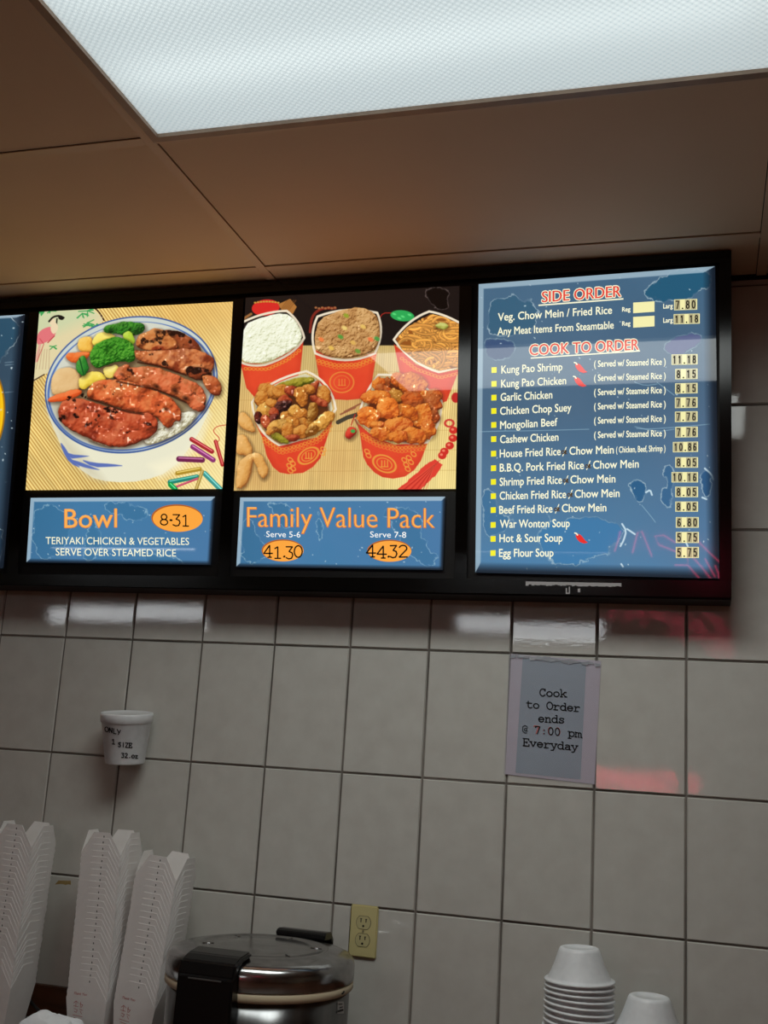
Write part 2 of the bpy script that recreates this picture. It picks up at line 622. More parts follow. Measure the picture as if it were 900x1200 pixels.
class Canvas:
    def __init__(self, quad, res, bg):
        (a, b, c, d) = [np.array(q, float) for q in quad]
        self.nx = int(max(abs(b[0] - a[0]), abs(c[0] - d[0])) * res) + 2
        self.ny = int(max(abs(d[1] - a[1]), abs(c[1] - b[1])) * res) + 2
        u, v = np.meshgrid(np.linspace(0, 1, self.nx), np.linspace(0, 1, self.ny))
        self.X = a[0] * (1 - u) * (1 - v) + b[0] * u * (1 - v) + c[0] * u * v + d[0] * (1 - u) * v
        self.Y = a[1] * (1 - u) * (1 - v) + b[1] * u * (1 - v) + c[1] * u * v + d[1] * (1 - u) * v
        self.u, self.v = u, v
        self.res = res
        self.C = np.zeros(self.X.shape + (3,)) + np.array(bg, float) / 255

    def win(self, x0, y0, x1, y1):
        m = (self.X >= x0) & (self.X <= x1) & (self.Y >= y0) & (self.Y <= y1)
        r = np.where(m.any(1))[0]
        c = np.where(m.any(0))[0]
        if len(r) == 0 or len(c) == 0:
            return None
        return slice(r[0], r[-1] + 1), slice(c[0], c[-1] + 1)

    def put(self, m, col, sl=None):
        col = np.asarray(col, float)
        if col.max() > 1.5:
            col = col / 255
        m = np.clip(m, 0, 1)[..., None]
        if sl is None:
            self.C = self.C * (1 - m) + col * m
        else:
            self.C[sl] = self.C[sl] * (1 - m) + col * m

    def reg(self, p, pad=3):
        p = np.array(p, float)
        return self.win(p[:, 0].min() - pad, p[:, 1].min() - pad, p[:, 0].max() + pad, p[:, 1].max() + pad)

    def poly(self, p, col, soft=.7, sm=0, wob=0, seed=0, op=1.0):
        if sm:
            p = chaikin(p, sm)
        sl = self.reg(p, 3 + wob)
        if sl is None:
            return
        X, Y = self.X[sl], self.Y[sl]
        d = sdpoly(X, Y, p)
        if wob:
            d = d + wob * (fbm(X, Y, 6, seed) - .5) * 2
        self.put(op * (d / soft + .5), col, sl)

    def ell(self, cx, cy, a, b, rot, col, soft=.7, ring=0, op=1.0):
        k = max(a, b) + 3
        sl = self.win(cx - k, cy - k, cx + k, cy + k)
        if sl is None:
            return
        X, Y = self.X[sl] - cx, self.Y[sl] - cy
        c, s = math.cos(R(rot)), math.sin(R(rot))
        q = np.hypot((X * c + Y * s) / a, (-X * s + Y * c) / b)
        d = (1 - q) * min(a, b)
        if ring:
            d = ring / 2 - np.abs(d + 0)
        self.put(op * (d / soft + .5), col, sl)

    def line(self, p, wd, col, soft=.6, op=1.0, sm=0):
        if sm:
            for _ in range(sm):
                q = [p[0]]
                for i in range(len(p) - 1):
                    a, b = np.array(p[i], float), np.array(p[i + 1], float)
                    q += [a * .75 + b * .25, a * .25 + b * .75]
                p = q + [p[-1]]
        sl = self.reg(p, wd + 2)
        if sl is None:
            return
        d = wd / 2 - sdline(self.X[sl], self.Y[sl], p)
        self.put(op * (d / soft + .5), col, sl)

    def food(self, p, lo, mid, hi, amp=1.2, ns=12, seed=0, round_=9, spec=.35, wob=1.5, sm=2, char=0.0, gain=.62, fine=.12, alt=None, shadow=.5):
        """one lump of food in the printed picture"""
        p = chaikin(p, sm)
        sl = self.reg(p, 8)
        if sl is None:
            return
        X, Y = self.X[sl], self.Y[sl]
        d0 = sdpoly(X, Y, p)
        d = d0 + wob * (fbm(X, Y, 7, seed + 50) - .5) * 2
        if shadow:
            self.put(shadow * np.clip((sdpoly(X - 1.0, Y - 1.6, p) + 3.5) / 5, 0, 1), (40, 20, 8), sl)
        t = np.clip(d / round_, 0, 1)
        h = round_ * .55 * np.sqrt(np.clip(1 - (1 - t) ** 2, 0, 1)) + amp * (fbm(X, Y, ns, seed, 3) - .5) * 4 + fine * (fbm(X, Y, 2.4, seed + 7, 2) - .5) * 2
        gy, gx = np.gradient(h)
        gx, gy = gx * self.res, gy * self.res
        L = np.array([-.40, -.55, .73])
        nrm = 1 / np.sqrt(gx ** 2 + gy ** 2 + 1)
        sh = (-gx * L[0] - gy * L[1] + L[2]) * nrm
        sh = np.clip((sh - .15) * gain + .06 + .30 * fbm(X, Y, 16, seed + 3), 0, 1)
        lo, mid, hi = [np.array(c, float) / 255 for c in (lo, mid, hi)]
        if alt is not None:
            k = np.clip((fbm(X, Y, 11, seed + 31) - .45) * 5, 0, 1)[..., None]
            mid = mid * (1 - k) + np.array(alt, float) / 255 * k
        t2 = np.clip(sh * 2, 0, 1)[..., None]
        t3 = np.clip(sh * 2 - 1, 0, 1)[..., None]
        c = lo * (1 - t2) + mid * t2
        c = c * (1 - t3) + hi * t3
        if char:
            k = np.clip((fbm(X, Y, 9, seed + 11) - (1 - char)) * 12, 0, 1)[..., None]
            c = c * (1 - .85 * k) + np.array([.10, .04, .03]) * .85 * k
        if spec:
            k = np.clip((vnoise(X, Y, 2.6, seed + 23) - .72) * 6, 0, 1) * np.clip((vnoise(X, Y, 9, seed + 24) - .45) * 4, 0, 1) * np.clip(sh * 2 - .5, 0, 1)
            c = c + spec * k[..., None]
        self.put(d / .9 + .5, np.clip(c, 0, 1), sl)

    def build(self, name, parent, off=0.0, flat=None):
        P = np.stack([self.X, self.Y], -1).reshape(-1, 2)
        d = c_f + (P[:, :1] - 450) / FPX * c_r - (P[:, 1:] - 600) / FPX * c_u
        if flat is None:
            s = (BY0 - off + BT * (H - CAM[2]) - CAM[1]) / (d[:, 1] + BT * d[:, 2])
        V = CAM + s[:, None] * d - np.array(worldloc(parent))
        nx, ny = self.nx, self.ny
        idx = np.arange(nx * ny).reshape(ny, nx)
        F = np.stack([idx[:-1, :-1], idx[1:, :-1], idx[1:, 1:], idx[:-1, 1:]], -1).reshape(-1, 4)
        me = bpy.data.meshes.new(name)
        me.vertices.add(len(V))
        me.vertices.foreach_set('co', V.astype(np.float32).ravel())
        me.loops.add(F.size)
        me.loops.foreach_set('vertex_index', F.astype(np.int32).ravel())
        me.polygons.add(len(F))
        me.polygons.foreach_set('loop_start', np.arange(0, F.size, 4, dtype=np.int32))
        me.update(calc_edges=True)
        at = me.color_attributes.new('ink', 'FLOAT_COLOR', 'POINT')
        col = np.ones((len(V), 4), np.float32)
        col[:, :3] = s2l(np.clip(self.C, 0, 1)).reshape(-1, 3)
        at.data.foreach_set('color', col.ravel())
        me.materials.append(M_print)
        o = bpy.data.objects.new(name, me)
        COL.objects.link(o)
        o.parent = parent
        return o


# ---- text on surfaces, placed in photo pixels
_cache = {}


def glyphs(txt, bold=0.0):
    key = (txt, bold)
    if key in _cache:
        return _cache[key]
    cu = bpy.data.curves.new('t', 'FONT')
    cu.body = txt
    cu.size = 1
    cu.offset = bold
    cu.resolution_u = 3
    ob = bpy.data.objects.new('t', cu)
    COL.objects.link(ob)
    dg = bpy.context.evaluated_depsgraph_get()
    me = ob.evaluated_get(dg).to_mesh()
    V = np.array([v.co[:2] for v in me.vertices])
    F = [list(p.vertices) for p in me.polygons]
    ob.evaluated_get(dg).to_mesh_clear()
    bpy.data.objects.remove(ob)
    bpy.data.curves.remove(cu)
    _cache[key] = (V, F)
    return V, F


CAPH = None


def text(m, txt, p0, p1, h, surf, matn=0, bold=0.0, shear=0.0, ref=None):
    """set txt from baseline start p0 to baseline end p1 (photo px), capitals h px tall, on surface surf(px,py)"""
    global CAPH
    if CAPH is None:
        v, _ = glyphs('H')
        CAPH = v[:, 1].max()
    V, F = glyphs(txt, bold)
    Vr, _ = glyphs(txt, 0.0)
    x0, x1 = Vr[:, 0].min(), Vr[:, 0].max()
    p0, p1 = np.array(p0, float), np.array(p1, float)
    t = (V[:, 0] - x0) / (x1 - x0)
    yy = V[:, 1] / CAPH * h
    px = p0[0] + (p1[0] - p0[0]) * t + shear * yy
    py = p0[1] + (p1[1] - p0[1]) * t - yy
    m.add([surf(a, b) for a, b in zip(px, py)], F, matn)


def arc(cx, cy, rx, ry, a0, a1, n=10):
    return [(cx + rx * math.cos(R(a0 + (a1 - a0) * i / n)), cy + ry * math.sin(R(a0 + (a1 - a0) * i / n))) for i in range(n + 1)]


def stroke(m, pts, wd, surf, matn=0, cap=True):
    """ribbon along pts (photo px), wd px wide"""
    pts = [np.array(p, float) for p in pts]
    for i in range(len(pts) - 1):
        a, b = pts[i], pts[i + 1]
        t = b - a
        L = np.hypot(*t)
        if L < 1e-6:
            continue
        t = t / L
        n = np.array([-t[1], t[0]]) * wd / 2
        e = t * wd * .18
        q = [a - e - n, b + e - n, b + e + n, a - e + n]
        m.add([surf(*k) for k in q], [(0, 1, 2, 3)], matn)
    if cap:
        for p in (pts[0], pts[-1]):
            q = [p + wd / 2 * np.array([math.cos(k * math.pi / 3), math.sin(k * math.pi / 3)]) for k in range(6)]
            m.add([surf(*k) for k in q], [range(6)], matn)


def oval(m, cx, cy, a, b, surf, matn=0, n=48, rot=0):
    c, s = math.cos(R(rot)), math.sin(R(rot))
    q = [(cx + a * math.cos(2 * math.pi * k / n) * c - b * math.sin(2 * math.pi * k / n) * s,
          cy + a * math.cos(2 * math.pi * k / n) * s + b * math.sin(2 * math.pi * k / n) * c) for k in range(n)]
    m.add([surf(*k) for k in q], [range(n)], matn)


def quad(m, pts, surf, matn=0):
    m.add([surf(*k) for k in pts], [range(len(pts))], matn)


# typewriter and hand glyphs: strokes in a cell 0.6 wide, capitals 1 high
G = {
    'C': [arc(.32, .5, .24, .5, 35, 325, 14), [(.53, .98), (.53, .72)]],
    'o': [arc(.3, .33, .23, .33, 0, 360, 16)],
    'k': [[(.12, 1), (.12, 0)], [(.03, 1), (.12, 1)], [(.03, 0), (.22, 0)], [(.12, .25), (.45, .63)], [(.36, .63), (.54, .63)], [(.25, .38), (.5, 0)], [(.42, 0), (.58, 0)]],
    't': [[(.2, .9), (.2, .15), (.28, .02), (.4, 0), (.53, .07)], [(.06, .65), (.5, .65)]],
    'O': [arc(.3, .5, .26, .5, 0, 360, 18)],
    'r': [[(.18, .65), (.18, 0)], [(.06, .65), (.18, .65)], [(.05, 0), (.4, 0)], [(.18, .42), (.3, .6), (.42, .66), (.54, .58)]],
    'd': [arc(.27, .33, .22, .33, 0, 360, 16), [(.49, 1), (.49, 0)], [(.38, 1), (.49, 1)], [(.49, 0), (.58, 0)]],
    'e': [[(.07, .35), (.53, .35)], arc(.3, .33, .23, .33, 5, 325, 14)],
    'n': [[(.13, .65), (.13, 0)], [(.04, .65), (.13, .65)], [(.04, 0), (.23, 0)], [(.13, .45), (.24, .62), (.36, .65), (.46, .55), (.46, 0)], [(.37, 0), (.56, 0)]],
    's': [[(.48, .64), (.48, .48)], [(.48, .54), (.38, .65), (.2, .65), (.12, .52), (.2, .38), (.4, .3), (.5, .17), (.4, .01), (.2, 0), (.1, .12)], [(.1, .2), (.1, 0)]],
    '@': [[(.44, .3), (.34, .22), (.24, .3), (.24, .5), (.34, .6), (.44, .55), (.44, .22)], [(.44, .22), (.5, .22)], [(.5, .6), (.48, .85), (.3, .98), (.12, .8), (.1, .2), (.28, -.06), (.46, -.02)]],
    '7': [[(.1, .85), (.1, 1), (.5, 1), (.26, 0)]],
    ':': [[(.3, .52), (.3, .58)], [(.3, .06), (.3, .12)]],
    '0': [arc(.3, .5, .2, .5, 0, 360, 16)],
    'p': [[(.12, .65), (.12, -.28)], [(.02, .65), (.12, .65)], [(.02, -.28), (.26, -.28)], arc(.33, .33, .21, .33, 0, 360, 14)],
    'm': [[(.08, .65), (.08, 0)], [(.01, .65), (.08, .65)], [(.01, 0), (.15, 0)], [(.08, .5), (.16, .64), (.25, .6), (.3, .5), (.3, 0)], [(.3, .5), (.38, .64), (.47, .6), (.52, .5), (.52, 0)], [(.52, 0), (.6, 0)], [(.3, 0), (.36, 0)]],
    'E': [[(.12, 1), (.12, 0)], [(.03, 1), (.52, 1), (.52, .8)], [(.03, 0), (.54, 0), (.54, .22)], [(.12, .52), (.36, .52)], [(.36, .62), (.36, .42)]],
    'v': [[(.09, .65), (.3, 0), (.51, .65)], [(.01, .65), (.2, .65)], [(.4, .65), (.59, .65)]],
    'y': [[(.09, .65), (.31, .03)], [(.51, .65), (.24, -.26), (.06, -.28)], [(.01, .65), (.2, .65)], [(.4, .65), (.59, .65)]],
    'a': [[(.12, .58), (.25, .66), (.4, .63), (.46, .5), (.46, 0), (.57, 0)], [(.46, .38), (.25, .4), (.1, .27), (.09, .12), (.22, 0), (.36, .05), (.46, .18)]],
    '8': [arc(.3, .74, .17, .25, 0, 360, 14), arc(.3, .25, .22, .26, 0, 360, 14)],
    '3': [[(.1, .98), (.48, .98), (.27, .6), (.45, .5), (.5, .3), (.42, .05), (.25, 0), (.1, .1)]],
    '1': [[(.12, .85), (.3, 1), (.3, 0)], [(.12, 0), (.48, 0)]],
    '4': [[(.4, 0), (.4, 1), (.06, .32), (.56, .32)], [(.3, 0), (.5, 0)]],
    '2': [arc(.3, .74, .2, .26, 160, -20, 9) + [(.1, .02), (.52, .02)]],
    '.': [[(.26, .02), (.32, .06)]],
    'N': [[(.1, 0), (.1, 1), (.5, 0), (.5, 1)]],
    'L': [[(.15, 1), (.13, 0), (.48, .02)]],
    'Y': [[(.06, 1), (.3, .5)], [(.55, 1), (.22, 0)]],
    'S': [[(.5, .9), (.35, 1), (.15, .9), (.15, .65), (.45, .45), (.45, .12), (.28, 0), (.08, .12)]],
    'I': [[(.3, 1), (.3, 0)]],
    'Z': [[(.08, 1), (.5, 1), (.1, 0), (.55, 0)]],
    'z': [[(.1, .6), (.48, .6), (.12, 0), (.5, 0)]],
    'h': [[(.12, 1), (.12, 0)], [(.12, .4), (.3, .65), (.46, .5), (.46, 0)]],
    'T': [[(.05, 1), (.58, 1)], [(.3, 1), (.26, 0)]],
    'u': [[(.1, .65), (.12, .1), (.28, 0), (.46, .2), (.48, .65)], [(.48, .65), (.5, 0)]],
}


def hand(m, txt, p0, p1, h, wd, surf, matn=0, cell=.6, jit=0.0, seed=0, seriffed=False):
    p0, p1 = np.array(p0, float), np.array(p1, float)
    n = len(txt)
    adv = (p1 - p0) / n
    rj = random.Random(seed)
    for i, ch in enumerate(txt):
        o = p0 + adv * i
        dy = rj.uniform(-jit, jit)
        for st in G.get(ch, []):
            q = []
            for x, y in st:
                q.append(o + adv * (x / cell) + np.array([0, -(y + dy) * h]))
            stroke(m, q, wd, surf, matn)


def mat_stripes(cv, sl_mask, ang, period, ca, cb, seed=0):
    X, Y = cv.X, cv.Y
    t = X * math.cos(R(ang)) + Y * math.sin(R(ang)) + 1.2 * (fbm(X, Y, 30, seed) - .5)
    k = .5 + .5 * np.sin(t * 2 * math.pi / period)
    k = k ** 1.5
    n = fbm(X, Y, 45, seed + 5)[..., None]
    n2 = vnoise(t, Y * 0, period, seed + 9)[..., None]
    c = np.array(ca) * (1 - k[..., None]) + np.array(cb) * k[..., None]
    c = c * (.86 + .2 * n + .1 * n2)
    cv.put(sl_mask, np.clip(c / 255, 0, 1))


def crackle(cv, p, seed, fillc=None, line=(196, 214, 218), wd=1.1, op=.9, fop=.55, amp=3.5):
    """scuffed outline of a torn patch in the blue print"""
    p = chaikin(p, 2)
    sl = cv.reg(p, 8)
    if sl is None:
        return
    X, Y = cv.X[sl], cv.Y[sl]
    d = sdpoly(X, Y, p) + amp * (fbm(X, Y, 11, seed) - .5) * 3 + 1.8 * (fbm(X, Y, 3.4, seed + 4) - .5) * 2
    if fillc is not None:
        cv.put(fop * np.clip(d / 2, 0, 1), fillc, sl)
    k = np.clip(.5 + .5 * (vnoise(X, Y, 9, seed + 8) - .35) * 5, .15, 1)
    cv.put(op * k * np.clip((wd / 2 - np.abs(d)) / .6 + .5, 0, 1), line, sl)


def specks(cv, n, seed, col=(205, 222, 226), r=(.3, .8), op=.8):
    rs = np.random.RandomState(seed)
    for _ in range(n):
        i, j = rs.randint(0, cv.ny), rs.randint(0, cv.nx)
        k = rs.uniform(*r)
        cv.ell(cv.X[i, j], cv.Y[i, j], k * rs.uniform(1, 2), k, rs.uniform(0, 180), col, op=op)


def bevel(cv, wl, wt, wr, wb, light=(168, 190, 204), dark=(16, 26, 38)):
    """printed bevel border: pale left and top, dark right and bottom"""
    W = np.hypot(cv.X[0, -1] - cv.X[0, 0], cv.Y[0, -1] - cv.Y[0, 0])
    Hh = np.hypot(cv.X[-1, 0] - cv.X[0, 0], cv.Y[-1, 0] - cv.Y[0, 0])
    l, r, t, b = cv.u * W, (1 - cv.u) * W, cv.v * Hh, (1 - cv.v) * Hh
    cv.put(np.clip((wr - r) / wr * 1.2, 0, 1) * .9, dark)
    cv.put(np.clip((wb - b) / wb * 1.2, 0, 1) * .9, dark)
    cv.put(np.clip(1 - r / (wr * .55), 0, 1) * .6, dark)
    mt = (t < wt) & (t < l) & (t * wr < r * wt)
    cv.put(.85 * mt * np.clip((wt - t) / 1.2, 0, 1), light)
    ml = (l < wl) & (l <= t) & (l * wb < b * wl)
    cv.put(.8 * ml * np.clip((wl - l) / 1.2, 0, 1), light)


# ======================================================= panel at the far left
cv = Canvas([(-70, 374.5), (29.2, 368.5), (4, 666), (-95, 664)], 1.5, (52, 74, 92))
cv.put(np.clip(fbm(cv.X, cv.Y, 60, 3) * 1.2 - .3, 0, 1) * .6, (74, 98, 120))
crackle(cv, [(-40, 360), (24, 372), (22, 400), (6, 415), (-6, 430), (-50, 420)], 4, (36, 82, 108))
crackle(cv, [(-40, 600), (2, 612), (6, 640), (-4, 664), (-50, 660)], 8, (44, 88, 120))
for yy in (425, 428, 460, 565):
    cv.line([(6, yy), (16, yy - 1)], .8, (150, 175, 190), op=.6)
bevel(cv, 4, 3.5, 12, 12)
cv.ell(-38, 484, 44, 70, 4, (160, 110, 20))
cv.ell(-39, 484, 43, 69, 4, (250, 196, 24))
specks(cv, 40, 5)
cv.build('menu_panel', board, -.004)['label'] = 'dim blue panel with a yellow oval, cut by the frame edge'

# ======================================================= teriyaki bowl picture
cv = Canvas([(46, 365.5), (273, 353.5), (260.5, 573), (30, 574.5)], 2.0, (240, 206, 120))
X, Y = cv.X, cv.Y
one = np.ones_like(X)
mat_stripes(cv, one, -36, 3.3, (240, 214, 134), (186, 140, 70), 2)
cv.put(np.clip((X - 150 + (Y - 400) * .25) / 130, 0, 1) * .55, (255, 238, 170))
cv.put(np.clip((X - 215 + (Y - 520) * .7) / 70, 0, 1) * .35 * (Y > 480), (255, 246, 190))
cv.put(np.clip((430 - Y) / 60, 0, 1) * np.clip((X - 150) / 60, 0, 1) * .35, (226, 158, 66))


def Q(pts, ox=0.0, oy=330.0, k=3.2143):
    return [(ox + a / k, oy + b / k) for a, b in pts]


# printed place mat, figure, bamboo leaves
cv.poly(Q([(120, 100), (345, 96), (395, 145), (330, 190), (230, 260), (185, 340), (125, 378)]), (226, 212, 166))
cv.poly(Q([(120, 100), (330, 96), (360, 130), (200, 200), (130, 240)]), (206, 212, 168), soft=14)
cv.poly(Q([(140, 190), (190, 165), (215, 185), (200, 215), (160, 235), (138, 240)]), (226, 118, 122), sm=2)
cv.line(Q([(150, 240), (135, 300)]), 3, (224, 170, 150))
cv.ell(61.5, 377, 3.3, 4.2, 20, (236, 214, 176))
cv.line(Q([(185, 150), (200, 132), (225, 128), (240, 136)]), 2.2, (22, 20, 18), sm=2)
cv.ell(71.5, 372.5, 3.4, 2.4, 20, (24, 22, 20))
cv.line(Q([(215, 140), (212, 168)]), 1.6, (24, 22, 20))
for k in range(5):
    cv.line(Q([(150 + k * 9, 255), (136 + k * 12, 330)]), .7, (170, 130, 100), op=.6)
cv.line(Q([(140, 300), (165, 235), (150, 215)]), 1.0, (196, 60, 70), op=.7)
cv.poly(Q([(190, 165), (210, 150), (222, 175), (205, 200), (192, 190)]), (236, 214, 176), sm=1)
cv.line(Q([(205, 205), (180, 230)]), 1.2, (190, 60, 70))
rsn = np.random.RandomState(3)
for bx, by in ((330, 110), (330, 155), (345, 165), (365, 160), (310, 120), (200, 245), (190, 110), (165, 115)):
    for _ in range(6):
        a = rsn.uniform(-40, 200)
        L = rsn.uniform(18, 36) * (.6 if by == 245 or bx < 210 else 1)
        cv.line(Q([(bx, by), (bx + L * math.cos(R(a)), by + L * math.sin(R(a)) * .7)]), 1.3, (58, 160, 84), op=.85)
for i in range(14):
    if i % 2 == 0:
        t0, t1 = i / 14, (i + 1) / 14
        a = lambda t: (345 + 50 * t, 98 + 55 * t * t)
        cv.line(Q([a(t0), a(t1)]), 1.8, (50, 20, 18))
        b = lambda t: (128 + 42 * t, 372 - 24 * t)
        cv.line(Q([b(t0), b(t1)]), 1.4, (60, 30, 18))

# bowl body, rim, inside
cv.poly(Q([(172, 440), (178, 500), (240, 640), (330, 735), (420, 757), (540, 752), (640, 715), (730, 610), (812, 440)]), (234, 231, 204), soft=1.2, sm=1)
cv.poly(Q([(172, 470), (240, 640), (330, 735), (400, 755), (360, 700), (260, 590), (200, 490)]), (206, 198, 168), soft=10, op=.6)
cv.poly(Q([(560, 690), (700, 640), (790, 500), (760, 600), (680, 700), (600, 740)]), (246, 240, 208), soft=10, op=.8)
for leaf in ([(240, 630), (262, 650), (325, 655), (340, 658), (300, 664), (262, 668)], [(300, 668), (352, 682), (420, 686), (474, 694), (420, 698), (350, 700)], [(262, 668), (300, 678), (350, 698), (385, 712), (330, 704), (285, 690)], [(225, 600), (250, 630), (270, 672), (310, 706), (262, 684), (236, 640)]):
    cv.poly(Q(leaf), (92, 112, 180), soft=1.0, sm=1, op=.85)
ECX, ECY, EA, EB, ER = 153.6, 451.2, 102.2, 79.0, -13
cv.ell(ECX, ECY, EA, EB, ER, (66, 96, 152))
cv.ell(ECX + .3, ECY - .3, EA - 1.3, EB - 1.4, ER, (206, 214, 204))
cv.ell(ECX + .3, ECY + 1.6, EA - 4.0, EB - 5.6, ER, (84, 116, 180), ring=2.2, op=.75)
cv.ell(ECX + .2, ECY - .2, EA - 7, EB - 7, ER, (212, 214, 198))
cv.ell(ECX + .2, ECY + 9, EA - 14, EB - 20, ER, (140, 120, 86), soft=14, op=.8)
cv.ell(ECX + .2, ECY - .8, EA - .6, EB - .8, ER, (62, 92, 156), ring=1.3, op=.8)
# rice at the lower right
cv.food(Q([(560, 560), (600, 520), (690, 490), (745, 490), (720, 540), (640, 590), (560, 615), (540, 600)]), (150, 140, 104), (230, 226, 200), (255, 255, 244), amp=.9, ns=3, seed=5, spec=.2, fine=.9)
cv.food(Q([(330, 590), (420, 610), (420, 625), (350, 605)]), (150, 140, 104), (220, 216, 190), (250, 250, 240), amp=1.5, ns=3, seed=6, spec=0)
# vegetables
cv.food(Q([(195, 360), (225, 325), (275, 320), (305, 360), (310, 400), (260, 425), (200, 430), (190, 400)]), (176, 130, 74), (226, 186, 128), (246, 220, 170), amp=.6, ns=14, seed=11, spec=0)
cv.food(Q([(288, 240), (300, 210), (345, 202), (350, 240), (345, 270), (300, 262)]), (204, 130, 40), (244, 190, 80), (254, 224, 140), amp=.8, seed=12, spec=.1)
cv.food(Q([(345, 225), (360, 195), (410, 190), (445, 210), (400, 235), (350, 245)]), (206, 176, 50), (244, 222, 96), (254, 244, 150), amp=.8, seed=13, spec=.1)
cv.food(Q([(236, 275), (300, 262), (345, 265), (330, 290), (275, 312)]), (186, 66, 20), (236, 112, 48), (250, 160, 96), amp=.5, seed=14, spec=0)
cv.food(Q([(172, 452), (200, 430), (280, 405), (315, 408), (300, 435), (215, 455)]), (186, 62, 20), (232, 98, 44), (250, 150, 90), amp=.5, seed=15, spec=0)
cv.food(Q([(290, 375), (320, 345), (360, 335), (395, 350), (400, 375), (350, 385), (310, 415)]), (196, 160, 40), (244, 216, 84), (255, 242, 150), amp=1, seed=16, spec=.1)
cv.food(Q([(385, 330), (410, 320), (440, 308), (450, 330), (430, 360), (400, 362)]), (196, 160, 50), (248, 226, 120), (255, 246, 180), amp=.8, seed=17, spec=.1)
cv.food(Q([(284, 310), (300, 280), (322, 276), (338, 330), (315, 362), (295, 345)]), (18, 70, 24), (44, 128, 44), (130, 190, 90), amp=.5, seed=18, spec=0)
cv.line(Q([(300, 290), (315, 350)]), 1.6, (24, 84, 34))
cv.food(Q([(385, 180), (410, 160), (470, 150), (540, 156), (552, 180), (520, 205), (450, 200), (400, 195)]), (12, 44, 14), (48, 124, 34), (116, 186, 66), amp=1.0, ns=4, seed=19, round_=7, fine=1.3, spec=.05, alt=(30, 84, 26))
cv.food(Q([(460, 195), (490, 180), (510, 215), (500, 240), (470, 225)]), (110, 150, 30), (176, 206, 60), (220, 236, 120), amp=.8, seed=20, spec=0)
cv.food(Q([(345, 250), (375, 225), (440, 205), (500, 225), (512, 270), (505, 310), (450, 300), (400, 318), (360, 330), (335, 300)]), (16, 62, 12), (60, 140, 36), (142, 206, 78), amp=1.0, ns=4, seed=21, round_=8, fine=1.4, spec=.15, alt=(40, 110, 24))
# chicken
LO, MI, HI = (70, 22, 10), (190, 92, 46), (246, 172, 116)
AL = (150, 58, 30)
cv.food(Q([(612, 185), (640, 178), (690, 192), (735, 220), (770, 262), (720, 280), (650, 262), (620, 230)]), (50, 20, 12), (150, 70, 36), (214, 140, 90), seed=30, char=.42, spec=.2, alt=(120, 50, 28))
cv.food(Q([(510, 222), (535, 194), (590, 174), (620, 182), (660, 220), (675, 250), (640, 268), (560, 262), (512, 250)]), LO, (196, 116, 60), (240, 176, 112), seed=31, char=.35, spec=.3, alt=AL, amp=1.7)
cv.food(Q([(503, 262), (520, 258), (560, 262), (620, 258), (690, 248), (795, 268), (812, 318), (790, 345), (755, 362), (700, 352), (600, 316), (520, 304)]), LO, (200, 112, 62), (244, 182, 128), seed=32, char=.34, spec=.45, alt=(140, 58, 30), amp=1.8)
cv.food(Q([(700, 318), (770, 322), (800, 340), (790, 372), (740, 372), (700, 350)]), (46, 18, 10), (140, 62, 32), (226, 150, 100), seed=37, char=.45, spec=.3, alt=(110, 44, 26))
cv.food(Q([(755, 352), (790, 352), (822, 366), (838, 395), (830, 430), (800, 432), (770, 395)]), LO, (180, 84, 42), HI, seed=33, char=.25, spec=.5, alt=(196, 106, 54))
cv.food(Q([(425, 358), (445, 322), (485, 306), (500, 330), (560, 312), (680, 355), (772, 400), (778, 470), (760, 492), (728, 488), (700, 452), (600, 408), (500, 388), (440, 375)]), LO, (214, 106, 62), (246, 172, 124), seed=34, char=.29, spec=.5, alt=(170, 84, 42), amp=1.8)
cv.food(Q([(328, 410), (352, 378), (400, 366), (480, 374), (570, 402), (650, 442), (685, 480), (682, 530), (660, 520), (640, 556), (618, 548), (596, 510), (540, 496), (470, 486), (400, 458), (330, 440)]), LO, (214, 96, 50), (250, 172, 106), seed=35, char=.25, spec=.6, alt=(170, 70, 32), amp=1.8)
cv.food(Q([(215, 480), (240, 448), (300, 436), (400, 470), (500, 494), (580, 496), (602, 540), (580, 580), (520, 606), (470, 626), (400, 618), (320, 586), (250, 550), (222, 515)]), LO, (184, 72, 40), (232, 140, 96), seed=36, char=.27, spec=.6, alt=(138, 46, 26), amp=1.9)
for pts in ([(330, 440), (400, 462), (470, 490), (540, 500)], [(440, 376), (520, 392), (600, 410), (700, 455)], [(520, 304), (600, 318), (700, 352)]):
    cv.line(Q(pts), 2.2, (50, 18, 8), op=.7, soft=1.5, sm=1)
rsn = np.random.RandomState(41)
for a, b in ((240, 512), (232, 520), (285, 505), (412, 485), (400, 478), (432, 488), (318, 432), (256, 440)):
    for _ in range(5):
        cv.ell(a / 3.2143 + rsn.uniform(-3, 3), 330 + b / 3.2143 + rsn.uniform(-2, 2), rsn.uniform(.8, 2.2), rsn.uniform(.7, 1.4), rsn.uniform(0, 180), (26, 10, 8), soft=.9, op=.85)
for a, b in ((640, 490), (655, 500), (612, 486)):
    cv.ell(a / 3.2143, 330 + b / 3.2143, 2.0, 1.0, 60, (252, 226, 206), soft=1, op=.8)
for a, b, r in ((240, 510, 5), (285, 505, 4), (412, 485, 5), (660, 412, 5), (590, 395, 5), (740, 335, 5), (595, 190, 5), (460, 350, 3), (700, 440, 5), (650, 200, 5), (625, 480, 4)):
    cv.ell(a / 3.2143, 330 + b / 3.2143, r * .8, r * .5, 25, (34, 14, 8), soft=2.5, op=.6)
